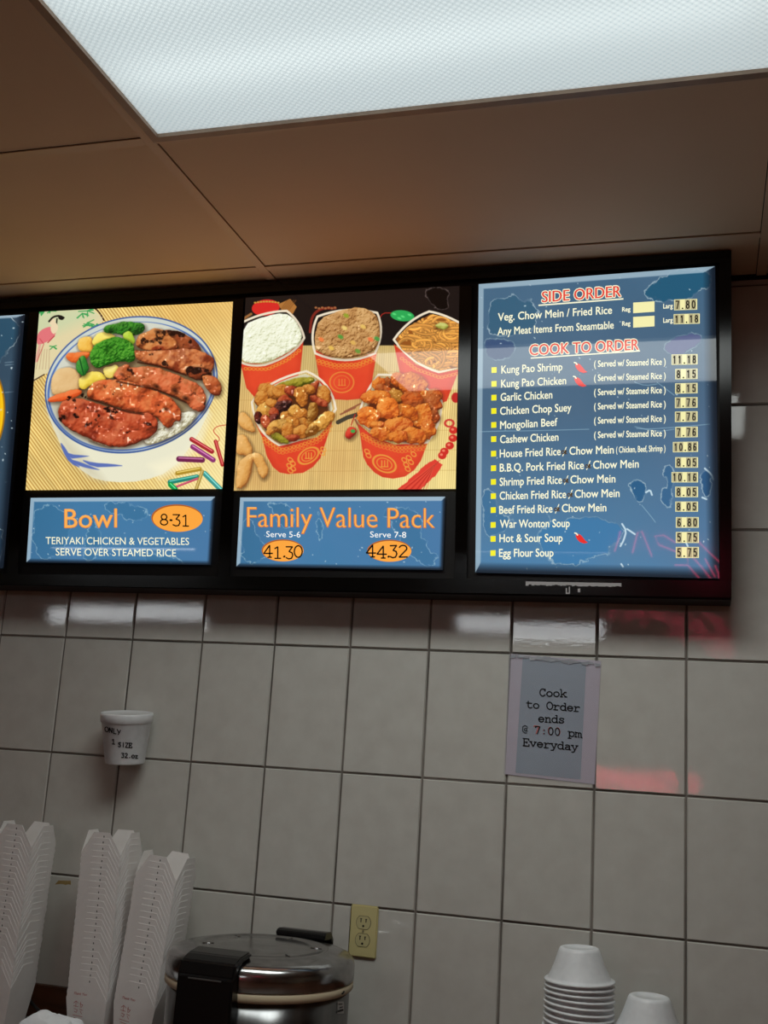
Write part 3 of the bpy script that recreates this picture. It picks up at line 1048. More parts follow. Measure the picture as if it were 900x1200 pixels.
# crackers
for (a, b, c2, wdt) in (((722, 594), (798, 640), (166, 40, 44), 5.5), ((726, 622), (803, 672), (140, 52, 110), 6), ((674, 668), (762, 672), (112, 32, 76), 6.5), ((812, 602), (838, 690), (176, 44, 40), 4.5),
                        ((668, 722), (752, 706), (176, 140, 40), 5), ((640, 755), (742, 735), (34, 132, 112), 5.5), ((770, 722), (832, 784), (60, 150, 140), 6), ((666, 772), (744, 742), (190, 60, 90), 2.5), ((738, 785), (762, 715), (170, 140, 60), 4), ((642, 765), (660, 782), (20, 150, 70), 6)):
    A, B = Q([a])[0], Q([b])[0]
    cv.line([A, B], wdt, c2)
    cv.line([(A[0], A[1] - wdt * .2), (B[0], B[1] - wdt * .2)], wdt * .25, tuple(min(255, k + 90) for k in c2), op=.7)
cv.line(Q([(850, 540), (815, 545), (800, 565), (830, 590), (820, 605)]), 1.0, (206, 80, 60), sm=2)
cv.build('food_photo_panel', board, -.005)['label'] = 'glowing picture of a teriyaki chicken bowl on a bamboo mat'

# ======================================================= family pack picture
cv = Canvas([(288, 349), (538.5, 335), (534, 573), (274, 575)], 2.0, (26, 20, 19))
X, Y = cv.X, cv.Y
mat_stripes(cv, np.clip((Y - 404.5) / 1.0, 0, 1), 3, 2.6, (240, 214, 140), (206, 172, 100), 7)
cv.put(np.clip((Y - 404) / 2, 0, 1) * np.clip((470 - Y) / 60, 0, 1) * .5, (176, 150, 96))
cv.put(np.clip((Y - 490) / 80, 0, 1) * np.clip((X - 380) / 100, 0, 1) * .45, (250, 236, 160))
for yy in (436, 468, 505, 528, 552):
    cv.line([(276, yy + 1), (540, yy - 1)], .7, (180, 140, 70), op=.4)


def Q2(p):
    return Q(p, 270.0, 330.0)


for (a, b, rx, ry) in ((395, 470, 40, 30), (300, 560, 60, 30), (440, 470, 30, 40), (400, 540, 40, 40), (290, 500, 40, 60)):
    cv.put(.34 * np.exp(-((X - a) / rx) ** 2 - ((Y - b) / ry) ** 2) * (Y > 404.5), (176, 116, 62))
# ornaments on the dark table
cv.ell(311.5, 360.5, 16.5, 9.5, -6, (214, 44, 38))
for i in range(9):
    cv.ell(299 + i * 3.4, 353.4 + .08 * (i - 4) ** 2, 1.5, 1.1, 0, (200, 150, 60))
cv.line(Q2([(50, 140), (78, 122)]), 3, (150, 100, 56))
cv.poly(Q2([(180, 85), (225, 65), (250, 95), (235, 122), (195, 112)]), (176, 116, 56))
for k in range(5):
    cv.line(Q2([(190 + k * 8, 105), (215 + k * 8, 70)]), .7, (120, 74, 34))
cv.line(Q2([(300, 190), (306, 130), (340, 100), (395, 100)]), 3, (126, 40, 30), sm=2)
for i in range(7):
    cv.ell(270 + (322 + i * 12) / 3.2143, 330 + (98 + 3 * (i % 2)) / 3.2143, 1.6, 1.3, 0, (160, 100, 60))
cv.line(Q2([(560, 140), (575, 118), (605, 118)]), 1.0, (170, 40, 30), sm=1)
cv.ell(471.5, 370, 14, 6.4, 6, (44, 168, 84))
for a, b in ((462, 368), (472, 371), (480, 369), (468, 373)):
    cv.ell(a, b, 2.6, 1.3, 20, (90, 214, 120), op=.8)
# scuffed flower shape on the dark film
crackle(cv, Q2([(740, 30), (780, 10), (830, 40), (815, 75), (830, 100), (800, 112), (760, 90), (738, 60)]), 3, (8, 6, 6), (120, 104, 100), .8, .6, 1.0, 3)


def bow(cs):
    """closed outline: corner, control, corner, control ... in photo pixels"""
    o = []
    n = len(cs) // 2
    for i in range(n):
        a, c, b = np.array(cs[2 * i], float), np.array(cs[2 * i + 1], float), np.array(cs[(2 * i + 2) % (2 * n)], float)
        for t in np.linspace(0, 1, 9)[:-1]:
            o.append(tuple(a * (1 - t) ** 2 + 2 * t * (1 - t) * c + b * t * t))
    return [((x - 270) * 3.2143, (y - 330) * 3.2143) for x, y in o]


def shrink(p, k, dy=0.0):
    c = np.mean(np.array(p), 0)
    return [tuple(c + (np.array(q) - c) * k + np.array([0, dy])) for q in p]


def Q6(p):
    return [((280 + a / 6.92 - 270) * 3.2143, (420 + b / 6.92 - 330) * 3.2143) for a, b in p]


def Q7(p):
    return [((400 + a / 6.43 - 270) * 3.2143, (420 + b / 6.43 - 330) * 3.2143) for a, b in p]


def lump(cx, cy, rx, ry, an):
    return [(cx + rx * math.cos(R(t)) * math.cos(R(an)) - ry * math.sin(R(t)) * math.sin(R(an)), cy + rx * math.cos(R(t)) * math.sin(R(an)) + ry * math.sin(R(t)) * math.cos(R(an))) for t in range(0, 360, 40)]


def carton(op, body, seed, dark=0.0):
    """red paper carton of the printed picture: body, gold band and medallion, white rim, opening"""
    cv.poly(Q2(body), (218, 58, 34), soft=1.0, sm=0)
    sl = cv.reg(Q2(body), 2)
    Xs, Ys = cv.X[sl], cv.Y[sl]
    d = sdpoly(Xs, Ys, Q2(body))
    cv.put(np.clip(d / 1, 0, 1) * np.clip(.55 - np.clip(d / 14, 0, 1), 0, 1) * .8, (176, 34, 22), sl)
    cv.put(np.clip(d / 1, 0, 1) * .5 * fbm(Xs, Ys, 22, seed), (240, 100, 56), sl)
    return sl


def medal(cx, cy, r, sq=.85, rot=0, op=.85):
    g = (232, 150, 60)
    cv.ell(cx, cy, r, r * sq, rot, g, ring=1.8, op=op)
    cv.ell(cx, cy, r * .66, r * .66 * sq, rot, g, ring=1.1, op=op * .9)
    for k in (-.22, .02, .26):
        cv.line([(cx + r * k, cy - r * .25), (cx + r * k, cy + r * .25)], 1.4, g, op=op)
    cv.line([(cx - r * .3, cy + r * .25), (cx + r * .3, cy + r * .25)], 1.2, g, op=op)


def filigree(pts, seed, n=26, op=.75, wdt=1.1):
    """gold curls along a line"""
    pts = [np.array(p) for p in Q2(pts)]
    for i in range(len(pts) - 1):
        a, b = pts[i], pts[i + 1]
        m = max(2, int(np.hypot(*(b - a)) / 4.2))
        for k in range(m):
            c = a + (b - a) * (k + .5) / m
            cv.ell(c[0], c[1], 1.9, 1.5, 0, (232, 146, 54), ring=wdt, op=op)


def rim(op, wd=2.6):
    p = Q2(op)
    cv.line(p + [p[0]], wd, (240, 226, 200))


# plain rice
op = bow([(278, 381), (306, 365), (336, 364.3), (352, 376), (356.5, 396), (345, 417), (310.5, 427.5), (288, 431), (276, 420), (270, 400)])
carton(op, [(38, 305), (140, 312), (275, 225), (262, 345), (200, 410), (95, 440), (60, 400)], 1)
filigree([(50, 328), (140, 330), (215, 295), (265, 255)], 1)
medal(315, 455, 8, .8, -20, .5)
rim(op)
cv.food(Q2([(44, 165), (130, 130), (203, 116), (245, 143), (270, 192), (265, 232), (215, 270), (140, 305), (62, 308), (36, 285)]), (176, 178, 136), (236, 238, 208), (254, 255, 238), amp=.7, ns=3.6, seed=41, sm=1, round_=6, wob=.6, spec=.1, fine=.9, gain=.85, shadow=.2)
# fried rice
op = bow([(372, 371), (405, 358), (442, 366.6), (452, 388), (439.5, 414), (405, 430), (369.5, 414), (362, 392)])
carton(op, [(316, 255), (344, 425), (380, 442), (440, 446), (500, 440), (526, 420), (552, 262), (480, 288), (400, 294)], 2)
filigree([(325, 296), (400, 315), (480, 312), (548, 282)], 2)
filigree([(328, 306), (400, 326), (480, 322), (545, 294)], 3, wdt=.7)
medal(400.5, 448, 14, .85, 0, .5)
rim(op)
fr = [(318, 205), (334, 140), (400, 112), (490, 92), (548, 120), (566, 170), (560, 230), (540, 262), (480, 284), (400, 290), (334, 270), (318, 240)]
cv.food(Q2(fr), (96, 56, 22), (186, 134, 78), (232, 190, 134), amp=.8, ns=3.4, seed=42, sm=1, round_=8, wob=.8, spec=.25, fine=1.0, alt=(206, 158, 98), shadow=.2)
for a, b, c2 in ((342, 218, (240, 130, 70)), (528, 218, (236, 120, 70)), (415, 208, (90, 150, 60)), (552, 215, (80, 150, 70)), (436, 128, (150, 160, 50)), (480, 262, (110, 150, 60)), (380, 250, (232, 190, 90)), (430, 175, (236, 206, 120)), (500, 170, (230, 190, 100)), (462, 230, (222, 176, 90))):
    cv.ell(270 + a / 3.2143, 330 + b / 3.2143, 3.4, 2.3, 30, c2, soft=1.5)
# noodles
op = bow([(461.5, 398), (478, 374), (503, 365), (522, 368), (545, 382), (560, 405), (545, 426), (530, 433), (514, 436), (484, 428)])
carton(op, [(616, 235), (640, 350), (700, 400), (790, 460), (815, 450), (862, 330), (790, 345), (700, 312)], 3)
filigree([(640, 285), (700, 330), (790, 362), (860, 345)], 4)
rim(op)
cv.poly(Q2([(622, 216), (664, 175), (752, 124), (806, 136), (880, 170), (880, 320), (790, 336), (704, 302), (646, 256)]), (150, 84, 30))
rsn = np.random.RandomState(8)
ns = cv.reg(Q2([(622, 216), (752, 124), (880, 320), (704, 302)]), 1)
keep = sdpoly(cv.X, cv.Y, Q2([(622, 216), (664, 172), (752, 120), (806, 132), (880, 166), (880, 320), (790, 336), (704, 302), (646, 256)])) > 0.3
sav = cv.C.copy()
for k in range(170):
    cx, cy = rsn.uniform(640, 870), rsn.uniform(135, 325)
    rx, ry, a0 = rsn.uniform(22, 80), rsn.uniform(14, 44), rsn.uniform(0, 360)
    pts = Q2([(cx + rx * math.cos(R(a0 + t)), cy + ry * math.sin(R(a0 + t))) for t in range(0, int(rsn.uniform(70, 190)), 14)])
    c = np.array([232, 158, 72]) * rsn.uniform(.82, 1.1)
    cv.line(pts, 4.0, tuple(c * .62), op=.55)
    cv.line(pts, 2.9, tuple(np.minimum(c, 255)))
    cv.line([(p[0] - .3, p[1] - .5) for p in pts], .8, tuple(np.minimum(c * 1.22, 255)), op=.75)
cv.C = np.where(keep[..., None], cv.C, sav)
cv.food(Q2([(760, 165), (800, 150), (826, 168), (800, 182)]), (120, 120, 40), (186, 186, 90), (226, 226, 150), amp=.5, seed=44, spec=0)
# centre trinkets
cv.line(Q2([(405, 530), (440, 512), (480, 500)]), 5, (70, 62, 48))
for a, b in (((415, 500), (470, 475)), ((430, 490), (490, 460)), ((470, 520), (490, 560))):
    cv.line(Q2([a, b]), 2, (150, 90, 60))
cv.line(Q2([(455, 540), (470, 500)]), 1.2, (180, 40, 30))
cv.food(Q2([(425, 580), (445, 548), (470, 550), (476, 570), (450, 598)]), (120, 20, 14), (206, 50, 36), (240, 110, 70), amp=.5, seed=45, spec=0)
cv.ell(413.6, 505.2, 2.8, 2.2, 0, (70, 160, 70))
# saucy chicken carton (left front)
op = bow([(295.2, 471.5), (312, 445), (359, 435), (389, 447), (393.5, 479.5), (376, 513), (327, 521.5), (299, 507)])
carton(op, Q6([(130, 520), (190, 640), (225, 790), (275, 880), (330, 925), (400, 938), (520, 928), (600, 880), (660, 810), (710, 660), (760, 500), (640, 640), (325, 700), (180, 600)]), 4)
filigree([(120, 588), (190, 634), (260, 618), (330, 590), (382, 540)], 5)
filigree([(122, 600), (190, 647), (262, 630), (332, 602), (378, 556)], 6, wdt=.7)
medal(361.5, 534, 13, .62, -32)
for a, b in ((226, 672), (235, 684), (222, 694), (236, 704), (226, 712), (350, 632), (346, 646)):
    cv.ell(270 + a / 3.2143, 330 + b / 3.2143, 3.2, 2.2, 40, (236, 156, 64), ring=1.2, op=.8)
rim(op)
cv.poly(Q2(shrink(op, .93)), (220, 212, 176))
cv.poly(Q2(shrink(op, .86, 16)), (92, 46, 16), soft=4)
BR = ((96, 42, 8), (190, 112, 38), (244, 190, 104))
CO = ((120, 66, 12), (216, 150, 62), (250, 206, 120))
DKR = ((30, 8, 6), (88, 26, 16), (190, 110, 90))
GRN = ((70, 70, 6), (146, 134, 34), (206, 190, 80))
RE = ((96, 26, 10), (170, 66, 34), (230, 140, 90))
for k, (x, y, rx, ry, an, pal) in enumerate(((640, 300, 60, 60, 0, RE), (690, 300, 50, 70, -10, BR), (430, 205, 125, 34, -16, GRN), (550, 190, 60, 26, -20, GRN), (600, 235, 62, 30, -50, RE), (560, 250, 50, 40, 0, BR), (650, 350, 75, 26, 30, RE), (250, 270, 92, 52, 15, BR), (340, 270, 62, 56, 0, BR), (430, 260, 50, 44, 0, RE), (505, 310, 50, 76, -20, BR), (370, 345, 50, 40, 0, RE),
        (180, 330, 50, 60, 20, BR), (210, 420, 66, 52, 0, CO), (270, 365, 46, 34, 0, BR), (350, 395, 76, 46, -30, DKR), (285, 440, 38, 36, 0, RE), (265, 505, 66, 28, -45, DKR), (160, 480, 34, 44, 0, DKR), (215, 515, 34, 46, -15, RE), (390, 470, 52, 40, 0, BR), (455, 425, 46, 42, 0, CO), (500, 460, 62, 44, -40, BR), (520, 530, 50, 44, 0, BR),
        (595, 440, 38, 82, 14, CO), (670, 520, 112, 46, -38, CO), (440, 520, 60, 44, 20, BR), (330, 550, 92, 52, -12, CO), (390, 590, 46, 56, 20, BR), (505, 595, 62, 48, 10, BR), (590, 590, 56, 30, -30, CO), (430, 645, 54, 26, -10, RE), (325, 640, 84, 28, 32, GRN), (270, 590, 46, 24, -20, BR))):
    cv.food(Q2(Q6(lump(x, y, rx * 1.2, ry * 1.2, an))), *pal, seed=100 + k, round_=7, spec=.6, wob=2.4, amp=1.0, ns=6, sm=2, shadow=.28, alt=pal[0] if k % 3 == 0 else None)
# orange chicken carton (right front)
op = bow([(419.5, 492), (425, 462), (443.5, 439.2), (484, 437), (517.5, 470), (517, 500), (500.5, 518.4), (456, 525)])
carton(op, Q7([(124, 490), (140, 560), (165, 740), (195, 800), (250, 860), (310, 895), (390, 906), (480, 890), (550, 840), (600, 770), (650, 635), (400, 650), (240, 590)]), 5)
filigree([(492, 572), (555, 606), (640, 628), (738, 616)], 7)
filigree([(496, 586), (558, 620), (640, 641), (734, 630)], 8, wdt=.7)
medal(450.5, 543.5, 14, .66, 24)
for a, b in ((662, 690), (655, 672), (668, 706), (515, 640), (520, 655), (690, 650), (672, 664), (680, 680)):
    cv.ell(270 + a / 3.2143, 330 + b / 3.2143, 3.2, 2.2, 40, (236, 156, 64), ring=1.2, op=.8)
rim(op)
cv.poly(Q2(shrink(op, .94)), (212, 200, 160))
cv.poly(Q2(shrink(op, .88, 14)), (112, 44, 12), soft=4)
OR = ((130, 46, 8), (214, 112, 34), (250, 180, 92))
ORB = ((140, 52, 8), (232, 122, 40), (254, 190, 104))
DO = ((96, 34, 10), (166, 78, 32), (226, 150, 84))
OL = ((104, 58, 10), (178, 112, 38), (230, 176, 90))
for k, (x, y, rx, ry, an, pal) in enumerate(((345, 175, 34, 34, 0, DO), (280, 185, 48, 48, 0, OR), (430, 155, 52, 50, 0, OR), (535, 195, 108, 84, 12, OR), (640, 280, 44, 44, 0, OR), (705, 275, 54, 48, 0, DO), (690, 335, 68, 62, 0, DO), (330, 245, 74, 42, 30, DO), (412, 275, 56, 50, 25, OL), (255, 290, 105, 56, -5, OR), (540, 318, 84, 66, 10, DO), (700, 440, 46, 46, 0, DO), (610, 430, 66, 92, 10, OR), (480, 405, 100, 52, 18, OR),
        (350, 375, 82, 84, -20, ORB), (205, 440, 84, 74, 0, ORB), (275, 505, 60, 40, 0, OR), (655, 535, 56, 66, 0, OR), (430, 510, 105, 70, -10, OR), (300, 570, 86, 50, 20, OR), (545, 580, 96, 58, 15, OR), (430, 592, 76, 42, 0, OR))):
    cv.food(Q2(Q7(lump(x, y, rx * 1.12, ry * 1.12, an))), *pal, seed=200 + k, round_=9, spec=.6, wob=3.0, amp=1.3, ns=7, sm=2, fine=.3, shadow=.32, alt=(196, 84, 26))
# fortune cookies
CK = ((150, 84, 30), (222, 162, 84), (252, 214, 150))
cv.food(Q2([(28, 500), (50, 484), (85, 530), (95, 570), (60, 560), (30, 545)]), *CK, amp=.4, seed=51, spec=.1)
cv.food(Q2([(15, 585), (50, 570), (85, 620), (82, 660), (40, 655), (15, 640)]), *CK, amp=.4, seed=52, spec=.1)
cv.food(Q2([(18, 775), (26, 690), (60, 652), (100, 640), (130, 668), (145, 715), (130, 745), (112, 738), (96, 690), (84, 672), (76, 720), (50, 780)]), *CK, amp=.3, seed=53, spec=.15, sm=1)
cv.line(Q2([(84, 672), (78, 720), (56, 772)]), 1.6, (150, 90, 40), op=.7, soft=1.5)
# red tassel and knot
cv.ell(526.5, 496, 5, 4, 0, (206, 60, 50), ring=2.2)
for a, b in ((840, 560), (838, 590), (826, 618), (806, 640), (798, 655)):
    cv.ell(270 + a / 3.2143, 330 + b / 3.2143, 5, 4.4, 0, (206, 44, 34))
    cv.ell(269 + a / 3.2143, 329 + b / 3.2143, 1.8, 1.4, 0, (240, 130, 100))
cv.poly(Q2([(770, 668), (800, 690), (775, 730), (700, 800), (610, 800), (650, 765), (735, 690)]), (222, 62, 46), wob=1.5, seed=3)
for k in range(9):
    cv.line(Q2([(790 - k * 3, 672 + k * 3), (620 + k * 14, 800)]), .8, (150, 26, 20) if k % 2 else (232, 100, 70), op=.6)
cv.ell(534, 466, 5, 6, 0, (190, 40, 34))
cv.build('food_photo_panel', board, -.005)['label'] = 'glowing picture of five red cartons of rice, noodles and chicken'

# ======================================================= caption panels
def blue_caption(qd, seed, blobs):
    cv = Canvas(qd, 1.7, (66, 122, 164))
    X, Y = cv.X, cv.Y
    cv.put(np.clip(fbm(X, Y, 50, seed) * 1.6 - .4, 0, 1) * .6, (80, 124, 170))
    cv.put(np.clip(cv.u * 1.4 - .6, 0, 1) * .5, (78, 116, 162))
    cv.put(np.clip(1 - cv.u * 4, 0, 1) * .5, (50, 100, 136))
    for i, p in enumerate(blobs):
        crackle(cv, p, seed + 10 + i, (52, 108, 146), (170, 200, 210), .8, .65, .5, 4)
    specks(cv, 30, seed + 3, r=(.25, .6))
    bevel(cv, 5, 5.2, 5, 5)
    return cv


surf1 = lambda a, b: onboard(a, b, -.0035)
surf2 = lambda a, b: onboard(a, b, -.0030)
surf3 = lambda a, b: onboard(a, b, -.0025)

cv = blue_caption([(36, 583.5), (252, 582), (247, 662), (31, 659)], 21,
                  [[(38, 600), (60, 590), (84, 604), (80, 640), (66, 656), (38, 652)], [(120, 590), (150, 586), (178, 604), (160, 612), (135, 606)], [(150, 640), (220, 655), (212, 668), (180, 668)], [(102, 620), (110, 600), (118, 640), (106, 660), (98, 655)]])
c1 = cv.build('caption_panel', board, -.004)
c1['label'] = 'blue panel naming the bowl and its price'
m = MB()
for dx, dy in ((-.5, .4), (.4, .6)):
    text(m, 'Bowl', (75.6 + dx, 618.4 + dy), (137 + dx, 617.8 + dy), 22, surf1, 1)
text(m, 'Bowl', (75.6, 618.4), (137, 617.8), 22, surf2, 0)
text(m, 'TERIYAKI CHICKEN & VEGETABLES', (53.5, 637.6), (221.5, 638.6), 8.3, surf2, 2)
text(m, 'SERVE OVER STEAMED RICE', (65.3, 650.8), (206.3, 652.2), 8.3, surf2, 2)
m.build('caption_lettering', [M_orange_l, M_orange_d, M_cream_l], c1)
m = MB()
oval(m, 207.5, 607.2, 30.2, 16.2, surf2, 1, rot=1)
oval(m, 208.2, 608, 29.2, 15.2, surf3, 0, rot=1)
m.build('price_oval', [M_oval, M_oval_d], c1)
surf4 = lambda a, b: onboard(a, b, -.0018)


def price(txt, p0, p1, h, wd, parent, seed=1):
    m = MB()
    hand(m, txt, p0, p1, h, wd, surf4, 0, jit=.06, seed=seed)
    return m.build('price_numerals', M_inkb, parent)


m = MB()
hand(m, '8', (186.5, 615), (198, 615.2), 12.6, 1.5, surf4)
stroke(m, [(199.6, 609.5), (201.2, 609.7)], 2.2, surf4)
hand(m, '3', (200.8, 616.2), (213, 616.5), 13.4, 1.5, surf4)
hand(m, '1', (212.4, 616.4), (223, 616.6), 12.8, 1.5, surf4)
m.build('price_numerals', M_inkb, c1)

cv = blue_caption([(281.5, 583), (522, 582), (519, 668), (277, 664)], 41,
                  [[(280, 610), (296, 606), (300, 630), (318, 644), (306, 660), (284, 660)], [(310, 590), (340, 588), (345, 618), (330, 622), (322, 600)], [(372, 590), (376, 610), (378, 634), (372, 640)], [(440, 600), (486, 590), (500, 640), (516, 652), (500, 664), (470, 640), (462, 614)]])
c2 = cv.build('caption_panel', board, -.004)
c2['label'] = 'blue panel naming the family pack and its two prices'
m = MB()
for dx, dy in ((-.6, .4), (.5, .6)):
    text(m, 'Family Value Pack', (289.5 + dx, 617.2 + dy), (510 + dx, 618.5 + dy), 23.4, surf1, 1, bold=-.006)
text(m, 'Family Value Pack', (289.5, 617.2), (510, 618.5), 23.4, surf2, 0, bold=-.012)
text(m, 'Serve 5-6', (312, 629.3), (352, 629.8), 6.8, surf2, 2)
text(m, 'Serve 7-8', (433.7, 629.6), (476, 630.2), 6.8, surf2, 2)
m.build('caption_lettering', [M_orange_l, M_orange_d, M_white_l], c2)
for cx, cy, a in ((331.2, 645, 24.6), (456.2, 645.4, 26)):
    m = MB()
    oval(m, cx, cy, a, 13, surf2, 1)
    oval(m, cx + .6, cy + .7, a - .8, 12.2, surf3, 0)
    m.build('price_oval', [M_oval, M_oval_d], c2)
m = MB()
hand(m, '4', (308, 653), (320, 653), 14, 1.6, surf4)
hand(m, '1', (320, 654.3), (331, 654.3), 13.5, 1.6, surf4)
hand(m, '.', (329.5, 652.6), (337, 652.8), 13, 2.2, surf4)
hand(m, '3', (333.5, 655), (345, 655), 14.5, 1.6, surf4)
hand(m, '0', (342.5, 653.2), (356.5, 653), 13.6, 1.6, surf4)
m.build('price_numerals', M_inkb, c2)
m = MB()
hand(m, '4', (428, 652.6), (441, 652.6), 14, 1.7, surf4)
hand(m, '4', (440.5, 653.8), (453.5, 654), 14, 1.7, surf4)
hand(m, '.', (452, 652.8), (459, 652.8), 13, 2.2, surf4)
hand(m, '3', (455.5, 653.8), (467, 653.4), 14.5, 1.7, surf4)
hand(m, '2', (465.5, 653.2), (479, 653), 14, 1.7, surf4)
m.build('price_numerals', M_inkb, c2)

# ======================================================= price list panel
cv = Canvas([(561, 333), (838, 312), (843, 678), (557, 671)], 1.9, (72, 101, 127))
X, Y = cv.X, cv.Y
v = cv.v
cv.put(np.clip((v - .45) / .5, 0, 1) * .85, (76, 132, 176))
cv.put(np.clip(fbm(X, Y, 70, 61) * 1.8 - .5, 0, 1) * .35, (96, 122, 148))
cv.put(np.clip((X - 740) / 90, 0, 1) * np.clip((v - .3) * 3, 0, 1) * .25, (88, 106, 140))
cv.put(np.clip((.22 - v) * 6, 0, 1) * .3, (56, 100, 130))
DK = (44, 90, 116)
crackle(cv, [(568, 372), (578, 352), (592, 346), (606, 350), (626, 352), (630, 366), (624, 385), (600, 394), (574, 392)], 71, DK, op=.6)
crackle(cv, [(752, 343), (764, 330), (790, 318), (832, 314), (834, 336), (816, 342), (806, 350), (786, 352), (760, 352)], 72, (28, 86, 116), op=.6, fop=.8)
crackle(cv, [(566, 402), (574, 396), (598, 398), (606, 408), (596, 420), (584, 424), (570, 418)], 73, (56, 78, 118), op=.35, fop=.8, amp=1.5)
crackle(cv, [(776, 408), (784, 400), (798, 392), (820, 390), (824, 400), (806, 412), (790, 418)], 74, (96, 96, 142), op=.35, fop=.7, amp=1.5)
crackle(cv, [(734, 564), (756, 562), (760, 576), (752, 590), (746, 590)], 75, (34, 88, 132), op=.6, fop=.8, amp=2)
crackle(cv, [(776, 548), (786, 542), (790, 552), (788, 590), (782, 598), (772, 588), (776, 572), (784, 570)], 76, (42, 92, 136), op=.6, fop=.6, amp=2)
crackle(cv, [(820, 556), (830, 550), (836, 564), (834, 580), (824, 584)], 77, (34, 80, 124), op=.6, fop=.8, amp=2)
crackle(cv, [(636, 612), (700, 606), (724, 614), (732, 628), (716, 646), (690, 656), (664, 668), (640, 656), (632, 640)], 78, (52, 120, 172), op=.5, fop=.6, amp=4)
crackle(cv, [(564, 576), (578, 572), (584, 600), (600, 608), (596, 620), (578, 628), (566, 624)], 79, (48, 106, 150), op=.5, fop=.5, amp=3)
crackle(cv, [(598, 590), (640, 600), (646, 612), (620, 616), (596, 610)], 80, None, op=.3, amp=3)
for p in ([(562, 506), (592, 505), (616, 505), (690, 503)], [(746, 502), (760, 503), (800, 500), (832, 497)], [(744, 448), (756, 452), (770, 450)], [(752, 592), (762, 604), (768, 612)], [(770, 448), (790, 463)], [(744, 500), (770, 506), (790, 503)]):
    cv.line(p, .9, (150, 186, 204), op=.6, sm=1)
for p in ([(757, 577), (762, 574), (764, 580)], [(729, 614), (734, 622), (731, 633), (727, 640)], [(826, 549), (834, 556), (836, 562)], [(735, 620), (744, 626)], [(823, 583), (828, 585)], [(728, 661), (730, 664)], [(798, 624), (806, 640)]):
    cv.line(p, 2.2, (196, 220, 232), op=.75, sm=1)
specks(cv, 90, 81, r=(.25, .8), op=.7)
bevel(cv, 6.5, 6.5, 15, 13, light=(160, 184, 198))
pl = cv.build('price_list_panel', board, -.004)
pl['label'] = 'glowing blue price list for side orders and cooked dishes'
m = MB()
for tx, p0, p1, hh in (('SIDE ORDER', (635.2, 354.4), (727.6, 347.4), 12.6), ('COOK TO ORDER', (620.8, 416.4), (748.4, 409.8), 12.4)):
    for k in range(8):
        dx, dy = 1.15 * math.cos(k * math.pi / 4), 1.15 * math.sin(k * math.pi / 4)
        text(m, tx, (p0[0] + dx, p0[1] + dy), (p1[0] + dx, p1[1] + dy), hh, surf1, 1)
    for dx in (-.35, .35):
        text(m, tx, (p0[0] + dx, p0[1]), (p1[0] + dx, p1[1]), hh, surf2, 0)
quad(m, [(631, 357), (730.5, 349.4), (730.6, 351), (631, 358.6)], surf2, 1)
quad(m, [(622, 419), (750, 410.6), (750, 412), (622, 420.4)], surf2, 1)
m.build('heading_lettering', [M_redhead, M_cream_l], pl)
rows = [('Veg. Chow Mein / Fried Rice', (583.5, 376), (717, 367.4), 9), ('Any Meat Items From Steamtable', (583, 392.6), (719, 384.8), 8.6),
        ('Kung Pao Shrimp', (587.5, 437.6), (658.8, 433.9), 9), ('Kung Pao Chicken', (587.2, 454), (663.2, 450), 9), ('Garlic Chicken', (586.6, 469.8), (647, 466.7), 9),
        ('Chicken Chop Suey', (586, 486), (669.4, 481.6), 9), ('Mongolian Beef', (586, 502.6), (653, 498.8), 9), ('Cashew Chicken', (586, 519.2), (654.2, 516.2), 9),
        ('House Fried Rice', (585.6, 536), (656.8, 533.2), 9.2), ('Chow Mein', (667.3, 532.8), (719, 531.2), 9.2),
        ('B.B.Q. Pork Fried Rice', (585.6, 552.6), (684, 549.4), 9.2), ('Chow Mein', (695, 549.2), (748.3, 547.8), 9.2),
        ('Shrimp Fried Rice', (585.5, 569.2), (658.3, 566.6), 9.2), ('Chow Mein', (668.4, 566.4), (720.9, 565.2), 9.2),
        ('Chicken Fried Rice', (585.5, 585.4), (663.2, 583.4), 9.2), ('Chow Mein', (673.5, 583.2), (725.8, 582.2), 9.2),
        ('Beef Fried Rice', (585, 602), (647.2, 600.4), 9.2), ('Chow Mein', (658.4, 600), (710.3, 599), 9.2),
        ('War Wonton Soup', (585.8, 618.4), (667.4, 617.4), 9.2), ('Hot & Sour Soup', (585.2, 635.2), (659, 634.6), 9.2), ('Egg Flour Soup', (584.8, 652.4), (648.4, 652), 9.2)]


def line_of(tx, p0, p1, hh, st=.28, mt=M_cream_l):
    """one printed line; strokes thickened by a second impression"""
    m = MB()
    for dx, dy in ((0, 0), (st, 0), (0, st)):
        text(m, tx, (p0[0] + dx, p0[1] + dy), (p1[0] + dx, p1[1] + dy), hh, surf2, 0)
    return m


for tx, p0, p1, hh in rows:
    line_of(tx, p0, p1, hh).build('item_lettering', M_cream_l, pl)
for (x, y) in ((661, 533), (689, 549), (663, 566.4), (668, 583), (652.4, 600)):
    m = MB()
    stroke(m, [(x - 1.6, y + 1.5), (x + 2.6, y - 9)], 1.1, surf2, 0, False)
    m.build('slash_mark', M_cream_l, pl)
for y0, y1 in ((430, 427.2), (446.4, 443.8), (463.2, 460.4), (479.8, 477), (496.4, 493.8), (513.2, 511)):
    line_of('( Served w/ Steamed Rice )', (696.2, y0), (779.8, y1), 7.4).build('note_lettering', M_cream_l, pl)
line_of('( Chicken, Beef, Shrimp )', (722, 530.4), (779.6, 528.6), 7, .2).build('note_lettering', M_cream_l, pl)
for (y, yb) in ((365, 361.4), (381.6, 378)):
    line_of('Reg', (729, y), (738.6, y - .5), 5).build('size_lettering', M_cream_l, pl)
    line_of('Larg', (777.2, yb), (788.2, yb - .6), 5.4).build('size_lettering', M_cream_l, pl)
